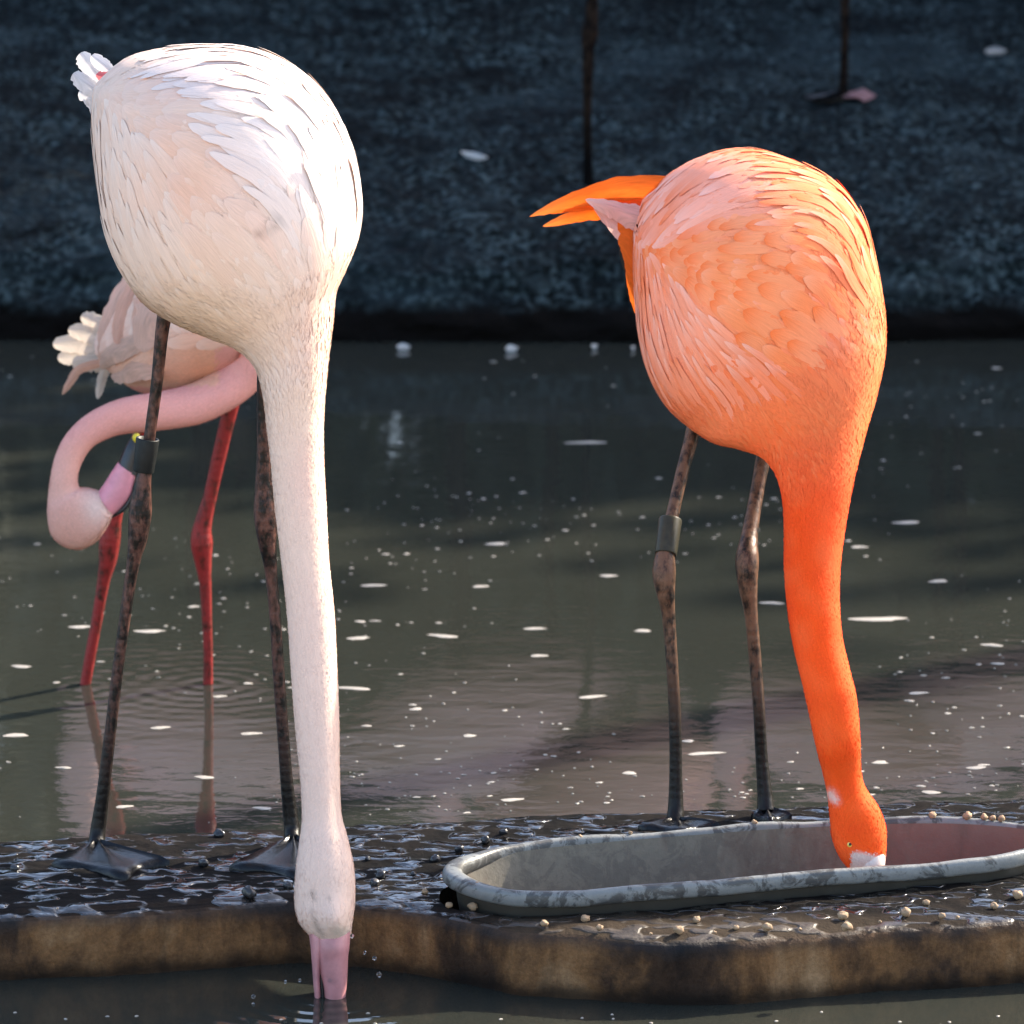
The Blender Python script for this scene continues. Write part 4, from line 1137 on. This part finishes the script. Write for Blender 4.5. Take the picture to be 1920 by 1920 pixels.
# ================================================================== TROUGH
def trough_mat(name, inner):
    m, nt, b, out = newmat(name)
    p = pos(nt)
    n1 = noise_node(nt, p, 28, 5, 0.7, 0.8)
    n2 = noise_node(nt, p, 110, 4, 0.65)
    base = mixc(nt, n2.outputs[0], (0.11, 0.115, 0.112) if not inner else (0.095, 0.082, 0.060), (0.20, 0.205, 0.195) if not inner else (0.17, 0.148, 0.112))
    dirt = ramp(nt, n1.outputs[0], [(0.49, (0,) * 3), (0.56, (1,) * 3)]).outputs[0]
    c = mixc(nt, math_n(nt, 'MULTIPLY', dirt, 0.80 if not inner else 0.28), base, (0.022, 0.020, 0.019))
    if inner:
        sxx = N(nt, 'ShaderNodeSeparateXYZ'); nt.links.new(p, sxx.inputs[0])
        rx = N(nt, 'ShaderNodeMapRange'); rx.inputs['From Min'].default_value = 0.30; rx.inputs['From Max'].default_value = 0.48
        nt.links.new(math_n(nt, 'ADD', sxx.outputs[0], math_n(nt, 'MULTIPLY', math_n(nt, 'SUBTRACT', n1.outputs[0], 0.5), 0.3)), rx.inputs['Value'])
        c = mixc(nt, math_n(nt, 'MULTIPLY', rx.outputs[0], 0.8), c, (0.17, 0.075, 0.052))
        n3 = noise_node(nt, scaled(nt, p, (1, 1, 0.3)), 16, 4, 0.6)
        c = mixc(nt, ramp(nt, n3.outputs[0], [(0.52, (0,) * 3), (0.68, (0.7,) * 3)]).outputs[0], c, (0.075, 0.045, 0.030))
    nt.links.new(c, b.inputs['Base Color'])
    b.inputs['Roughness'].default_value = 0.42 if not inner else 0.6
    nt.links.new(bump(nt, n2.outputs[0], 0.35, 0.002), b.inputs['Normal'])
    return m
M_TROUGH = trough_mat('trough_rim_paint', False)
M_TROUGH_IN = trough_mat('trough_stained', True)
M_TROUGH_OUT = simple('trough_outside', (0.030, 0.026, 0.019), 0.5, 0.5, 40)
tc = np.array([RIM[:, 0].mean(), RIM[:, 1].mean(), 0.015])
troot = empty('feeding_trough', tc)
tag(troot, 'oval grey feeding trough with stained rolled rim set in the ledge', 'trough')
nR = len(RIM)
def ringstack(prof, mat, name, closed=False, wob=0.0):
    V = []
    for k in range(nR):
        dz = wob * fbm((RIM[k, 0] * 9, RIM[k, 1] * 9, 1), 2)
        # the left end's rim is broader and folded over
        fold = math.exp(-((RIM[k, 0] - RIM[:, 0].min()) / 0.035) ** 2)
        for (o, z) in prof:
            oo = o * (1 + (0.9 * fold if wob else 0))
            V.append((*(RIM[k] + RN[k] * oo), z + dz + (0.004 * fold if wob else 0)))
    m = len(prof); F = []
    for k in range(nR):
        for q in range(m if closed else m - 1):
            F.append((k * m + q, ((k + 1) % nR) * m + q, ((k + 1) % nR) * m + (q + 1) % m, k * m + (q + 1) % m))
    return V, F
prof_r = [(0.0060 * np.sign(math.cos(a)) * abs(math.cos(a)) ** 0.7, RZ - 0.003 + 0.0092 * np.sign(math.sin(a)) * abs(math.sin(a)) ** 0.75) for a in np.linspace(0, 2 * math.pi, 14, endpoint=False)]
V, F = ringstack(prof_r, None, 'rim', True, 0.003)
mesh_obj('rim', V, F, M_TROUGH, troot)
V, F = ringstack([(-0.003, RZ - 0.004), (-0.005, 0.075), (-0.011, 0.04), (-0.016, 0.008)], None, 'w')
mesh_obj('outer_wall', V, F, M_TROUGH_OUT, troot)
V, F = ringstack([(-0.006, RZ), (-0.010, 0.075), (-0.017, 0.035), (-0.024, 0.014), (-0.040, 0.008)], None, 'w')
nb_ = len(V)
V.append((tc[0], tc[1], 0.007)); F += [(k * 5 + 4, ((k + 1) % nR) * 5 + 4, nb_) for k in range(nR)]
mesh_obj('inner_basin', V, F, M_TROUGH_IN, troot)

# ================================================================== SMALL THINGS
pel_mesh = []
for q in range(5):
    o = ball('feed_pellet', (0, 0, 0), 1.0, M_PELLET, None, (1.15, 0.95, 0.85), 0.45, 12, 8, q)
    pel_mesh.append(o.data)
    bpy.data.objects.remove(o)
def pellet(c, r, label, group, mat=None, name='feed_pellet', cat='pellet'):
    o = bpy.data.objects.new(name, random.choice(pel_mesh))
    COL.objects.link(o)
    o.location = c; o.scale = (r, r, r)
    o.rotation_euler = (random.uniform(-0.4, 0.4), random.uniform(-0.4, 0.4), random.uniform(0, 6))
    if mat is not None:
        o.material_slots[0].link = 'OBJECT'; o.material_slots[0].material = mat
    return tag(o, label, cat, group)
for (x, y, s) in ((842, 1697, 8), (887, 1699, 11), (1097, 1722, 10), (1020, 1731, 9), (1124, 1739, 8), (1273, 1743, 11), (1306, 1724, 9), (1380, 1739, 7), (1439, 1738, 11), (1579, 1717, 12), (1588, 1737, 12), (1699, 1711, 12), (1737, 1692, 8), (1766, 1717, 8), (1864, 1698, 9), (1908, 1678, 12), (797, 1672, 8), (1650, 1728, 4), (1220, 1751, 4), (1500, 1742, 4), (1795, 1720, 5), (1340, 1748, 4)):
    r = px2m(s * 0.82, 5.4)
    g = G(x, y, LZ + r * 0.7)
    pellet(g, r, 'pale tan feed pellet lying on the ledge in front of the trough', 'feed pellets on the ledge')
def near_rim(px, py):
    g = G(px, py, RZ + 0.012)
    k = np.argmin(np.linalg.norm(RIM - g[:2], axis=1))
    return np.array([RIM[k, 0], RIM[k, 1], RZ + 0.0058])
for (x, y, s) in ((872, 1626, 6), (909, 1645, 5), (1095, 1568, 5), (1431, 1545, 6), (1748, 1536, 8), (1813, 1536, 9), (1834, 1538, 7), (1850, 1540, 6), (1870, 1542, 7), (1200, 1562, 4)):
    r = px2m(s, 5.6)
    c = near_rim(x, y); c[2] += r * 0.5
    pellet(c, r, 'small tan feed crumb resting on the trough rim', 'feed crumbs on the trough rim')
for (x, y, s) in ((816, 1610, 10), (714, 1640, 11), (703, 1655, 10), (467, 1672, 13), (411, 1563, 11), (382, 1618, 10), (860, 1592, 9), (910, 1575, 10), (28, 1628, 9), (690, 1610, 6), (775, 1638, 6), (540, 1660, 9), (945, 1560, 8)):
    r = px2m(s, 5.5)
    pellet(G(x, y, LZ + r * 0.55), r, 'wet dark lump on the muddy ledge top', 'dark lumps on the ledge', M_PEBBLE, 'mud_lump', 'lump')

# foam on the water
def foam_geo(cx, cy, a, b, r, h=0.0016):
    n = 11
    ph = r.uniform(0, 6.28)
    V = [(cx, cy, h)]
    rot = r.normal(0, 0.12)
    for ring, (k, z) in enumerate(((0.55, h * 0.9), (1.0, 0.0004))):
        for j in range(n):
            t = 2 * math.pi * j / n
            q = k * (1 + 0.22 * math.sin(2 * t + ph) + 0.16 * math.sin(3 * t + 2 * ph) + r.normal(0, 0.06))
            x = a * q * math.cos(t); y = b * q * math.sin(t)
            V.append((cx + x * math.cos(rot) - y * math.sin(rot), cy + x * math.sin(rot) + y * math.cos(rot), z))
    F = [(0, 1 + j, 1 + (j + 1) % n) for j in range(n)] + [(1 + j, 1 + n + j, 1 + n + (j + 1) % n, 1 + (j + 1) % n) for j in range(n)]
    return V, F
fr_rng = np.random.default_rng(4)
big = [(1645, 1161, 120), (832, 1193, 62), (1205, 1183, 36), (1108, 1307, 52), (1322, 1413, 62), (1745, 1486, 40), (30, 1379, 58), (470, 1376, 38), (384, 1458, 40), (672, 1197, 48), (700, 1098, 42), (280, 1184, 62), (150, 1176, 46), (662, 1291, 68), (492, 1516, 36), (232, 1513, 34), (1448, 1131, 40), (1002, 1179, 40), (780, 1330, 30), (1290, 1390, 26), (1560, 1330, 40), (1720, 1300, 34), (960, 1500, 44), (1650, 1430, 36), (1830, 1440, 40), (880, 1380, 30), (1180, 1450, 34), (120, 1440, 28), (40, 1250, 40), (300, 1365, 36), (1140, 1080, 34), (1760, 1090, 44), (900, 1100, 30), (560, 1290, 36), (1010, 1230, 32), (1860, 1210, 40), (930, 1020, 46), (1610, 1026, 30), (1700, 980, 60), (1100, 830, 70)]
for (x, y, wd) in big:
    g = G(x, y)
    a = px2m(wd / 2, g[1])
    V, F = foam_geo(g[0], g[1], a, min(a * 0.6, 0.005 + a * 0.15), fr_rng)
    o = mesh_obj('foam_patch', V, F, M_FOAM, origin=(g[0], g[1], 0))
    tag(o, 'flat cream foam patch floating on the pond', 'foam', 'foam patches on the pond')
V = []; F = []
for k in range(2600):
    px = fr_rng.uniform(-60, 1980); py = fr_rng.uniform(0, 1) ** 0.75 * 880 + 665
    back = np.interp(px, [p[0] for p in back_px], [p[1] for p in back_px])
    if py > back - 4: continue
    g = G(px, py)
    if mnoise.noise(Vector((g[0] * 2.2, g[1] * 1.3, 0.5))) * 1.6 + 0.45 < fr_rng.random(): continue
    a = fr_rng.lognormal(math.log(0.0017), 0.65)
    v, f = foam_geo(g[0], g[1], a, a * fr_rng.uniform(0.4, 0.9), fr_rng, 0.0012)
    o0 = len(V); V += v; F += [tuple(i + o0 for i in q) for q in f]
for k in range(25):
    g = G(fr_rng.uniform(0, 1900), fr_rng.uniform(1895, 1930)); a = 0.002
    v, f = foam_geo(g[0], g[1], a, a, fr_rng, 0.0012)
    o0 = len(V); V += v; F += [tuple(i + o0 for i in q) for q in f]
tag(mesh_obj('foam_flecks', V, F, M_FOAM), 'countless small pale foam flecks scattered over the pond', 'foam', kind='stuff')

# feathers: on the bank and floating near the far edge
def loose_feather(name, c, length, width, rz, label, colr, group=None, curl=0.35):
    r = empty(name, c)
    r.rotation_euler = (0, 0, 0)
    pts = []
    for i in range(5):
        t = i / 4 - 0.5
        pts.append(np.array(c) + np.array([math.cos(rz) * t * length, math.sin(rz) * t * length, 0.004 + curl * length * t * t]))
    blade(pts, [width * 0.3, width, width * 1.15, width * 0.8, width * 0.15], r, [colr] * 5, 'vane', 0.35, tilt=0)
    tube('shaft', [p + np.array([0, -0.0015, 0.001]) for p in pts], [0.0014, 0.0012, 0.001, 0.0008, 0.0004], M_BILL_WHITE, r, 6, 12)
    return tag(r, label, 'feather', group)
WF = (0.58, 0.58, 0.57)
def bank_pt(px, py):
    r = ray(px, py)
    for Y in np.arange(9.6, 13, 0.005):
        p = CAMP + r * (Y / r[1])
        if p[2] <= bank_height(p[0], p[1]) + 0.004: return p
    return p
loose_feather('shed_feather', bank_pt(890, 296), 0.10, 0.013, -1.0, 'white feather lying on the dark bank behind the two feeding flamingos', WF, None, 0.10)
loose_feather('shed_feather', bank_pt(1868, 100), 0.05, 0.02, 0.3, 'small pale feather lying high on the dark bank', (0.3, 0.3, 0.3), None, 0.1)
ball_i = 0
for (x, y, s) in ((757, 657, 11), (960, 660, 11), (1115, 655, 7), (1187, 657, 7)):
    g = G(x, y)
    loose_feather('floating_feather', (g[0], g[1], 0.002), px2m(s * 2.4, 9.3), px2m(s * 1.3, 9.3), 0.4 * ball_i, 'fluffy white feather floating at the foot of the far bank', WF, 'feathers floating below the bank', 0.25)
    ball_i += 1
# pinkish puddle on the bank at the far bird's foot
pp = bank_pt(1590, 180)
v, f = foam_geo(pp[0] - 0.0, pp[1], 0.055, 0.05, fr_rng, 0.006)
v = [(a, b, bank_height(a, b) + 0.006 + c) for a, b, c in v]
M_PUD = simple('pink_droppings', (0.26, 0.13, 0.13), 0.3, 0.3, 40)
tag(mesh_obj('droppings', v, f, M_PUD, origin=pp), 'flat pinkish droppings round the foot on the bank', 'droppings')
# drops flung up by the dipping bill
mdrop, nt, b, out = newmat('water_drop')
b.inputs['Transmission Weight'].default_value = 1.0
b.inputs['Roughness'].default_value = 0.0
b.inputs['IOR'].default_value = 1.333
dn = noise_node(nt, pos(nt), 300, 2)
nt.links.new(bump(nt, dn.outputs[0], 0.1, 0.0005), b.inputs['Normal'])
for (x, y, s) in ((660, 1755, 4), (684, 1786, 3), (702, 1796, 4), (711, 1827, 5), (562, 1838, 3), (535, 1841, 3), (475, 1868, 4), (476, 1885, 4), (688, 1900, 3), (618, 1838, 4)):
    c = P(x, y, 5.35)
    o = ball('water_drop', c, px2m(s, 5.35), mdrop, None, (1, 1, 1.1), 0.15, 12, 8, s, origin=c)
    tag(o, 'tiny water drop flung up beside the dipping pink bill', 'drop', 'water drops round the bill')

# ================================================================== TREES BEHIND THE BANK
def tree_mesh(name, H, R, trunk_h, tr, seed, leaves=5200, low=0.1):
    r = np.random.default_rng(seed)
    root = empty(name, (0, 0, 0))
    tp = [(0, 0, -0.3)] + [(0.06 * math.sin(i * 1.3 + seed), 0.05 * math.cos(i * 1.7 + seed), H * 0.8 * i / 6) for i in range(1, 7)]
    tr_o = tube('trunk', tp, [tr * 1.25] + [tr * (1 - 0.13 * i) for i in range(1, 7)], M_BARK, root, 12, 40)
    for k in range(7):
        z = trunk_h + (H * 0.75 - trunk_h) * k / 7
        a = r.uniform(0, 6.28); l = R * r.uniform(0.5, 0.8)
        tube('limb', [(0, 0, z), (math.cos(a) * l * 0.5, math.sin(a) * l * 0.5, z + 0.25 * l), (math.cos(a) * l, math.sin(a) * l, z + 0.7 * l)], [tr * 0.4, tr * 0.28, tr * 0.1], M_BARK, tr_o, 8, 12)
    # leaf clumps
    cl = []
    for k in range(60):
        d = r.normal(0, 1, 3); d /= np.linalg.norm(d)
        q = r.uniform(0.35, 1.0)
        cl.append((d[0] * R * q, d[1] * R * q, trunk_h + (H - trunk_h) / 2 + d[2] * (H - trunk_h) / 2 * q))
    cl = np.array(cl)
    idx = r.integers(0, len(cl), leaves)
    c = cl[idx] + r.normal(0, 1, (leaves, 3)) * np.array([0.20, 0.20, 0.20]) * R
    n = r.normal(0, 1, (leaves, 3)); n /= np.linalg.norm(n, axis=1)[:, None]
    t = np.cross(n, r.normal(0, 1, (leaves, 3))); t /= np.linalg.norm(t, axis=1)[:, None]
    bb = np.cross(n, t)
    s = r.uniform(0.05, 0.11, leaves)[:, None]
    V = np.empty((leaves * 4, 3))
    V[0::4] = c - t * s * 1.5; V[1::4] = c + bb * s * 0.8; V[2::4] = c + t * s * 1.5; V[3::4] = c - bb * s * 0.8
    mesh_obj('crown', V, [(4 * i, 4 * i + 1, 4 * i + 2, 4 * i + 3) for i in range(leaves)], M_LEAF, root, smooth=False)
    return root
def place(o, x, y, rz, s, label, group):
    o.location = (x, y, bank_height(x, y) if abs(x) < 55 else 0.5)
    o.rotation_euler = (0, 0, rz); o.scale = (s, s, s)
    tag(o, label, 'tree', group)
t0 = tree_mesh('evergreen_tree', 6.9, 1.9, 0.5, 0.14, 2, 14000)
k = 0
for row, (yy, x0, nn_) in enumerate(((13.4, -7.0, 11), (15.3, -6.0, 11))):
    for i in range(nn_):
        o = t0 if k == 0 else copy_tree(t0)
        x = x0 + i * 2.1 + 0.3 * math.sin(i * 2.1)
        sc = min(0.86, max(0.30, 0.30 + 0.075 * x)) * (1 + 0.05 * math.sin(i * 4.1 + row))
        big_ = sc > 0.62
        place(o, x, yy + 0.3 * math.cos(i * 3.3), i * 1.9 + row, sc, 'tall dense evergreen tree shading the far bank from the side' if big_ else 'low bushy evergreen at the back of the far bank', 'tall evergreens beside the bank' if big_ else 'low evergreens behind the bank')
        k += 1
def hedge(x0, x1, y0, y1, zt, leaves):
    r = np.random.default_rng(31)
    root = empty('hedge', ((x0 + x1) / 2, (y0 + y1) / 2, 0.6))
    c = np.stack([r.uniform(x0, x1, leaves), r.uniform(y0, y1, leaves), r.uniform(0.4, 1, leaves)], 1)
    top = zt + 0.35 * np.array([mnoise.noise(Vector((x * 0.9, 1, 0))) for x in c[:, 0]])
    c[:, 2] = 0.6 + (c[:, 2] - 0.4) / 0.6 * (top - 0.6)
    n = r.normal(0, 1, (leaves, 3)); n /= np.linalg.norm(n, axis=1)[:, None]
    t = np.cross(n, r.normal(0, 1, (leaves, 3))); t /= np.linalg.norm(t, axis=1)[:, None]
    bb = np.cross(n, t); s_ = r.uniform(0.06, 0.11, leaves)[:, None]
    V = np.empty((leaves * 4, 3))
    V[0::4] = c - t * s_ * 1.5; V[1::4] = c + bb * s_; V[2::4] = c + t * s_ * 1.5; V[3::4] = c - bb * s_
    fo = mesh_obj('foliage', V, [(4 * i, 4 * i + 1, 4 * i + 2, 4 * i + 3) for i in range(leaves)], M_LEAF, root, smooth=False)
    for i in range(28):
        x = x0 + (x1 - x0) * (i + 0.5) / 28
        tube('stem', [(x, (y0 + y1) / 2, 0.3), (x + 0.1, (y0 + y1) / 2, 1.4), (x - 0.05, (y0 + y1) / 2 + 0.1, zt - 0.5)], [0.05, 0.04, 0.015], M_BARK, root, 6, 8)
    return tag(root, 'long dense green hedge closing off the top of the far bank', 'hedge')
hedge(-13, 18, 17.6, 18.8, 4.3, 60000)
# one bare-stemmed tree to the right: its trunk throws the long streak across the water
t1 = tree_mesh('slender_tree', 12.5, 1.5, 9.5, 0.085, 9, 4000)
base = np.array([0.70, 6.85]) + np.array([math.sin(SUN_AZ), math.cos(SUN_AZ)]) * 5.6
place(t1, base[0], base[1], 0, 1.0, 'slender bare-stemmed tree on the bank casting a long shadow over the pond', None)
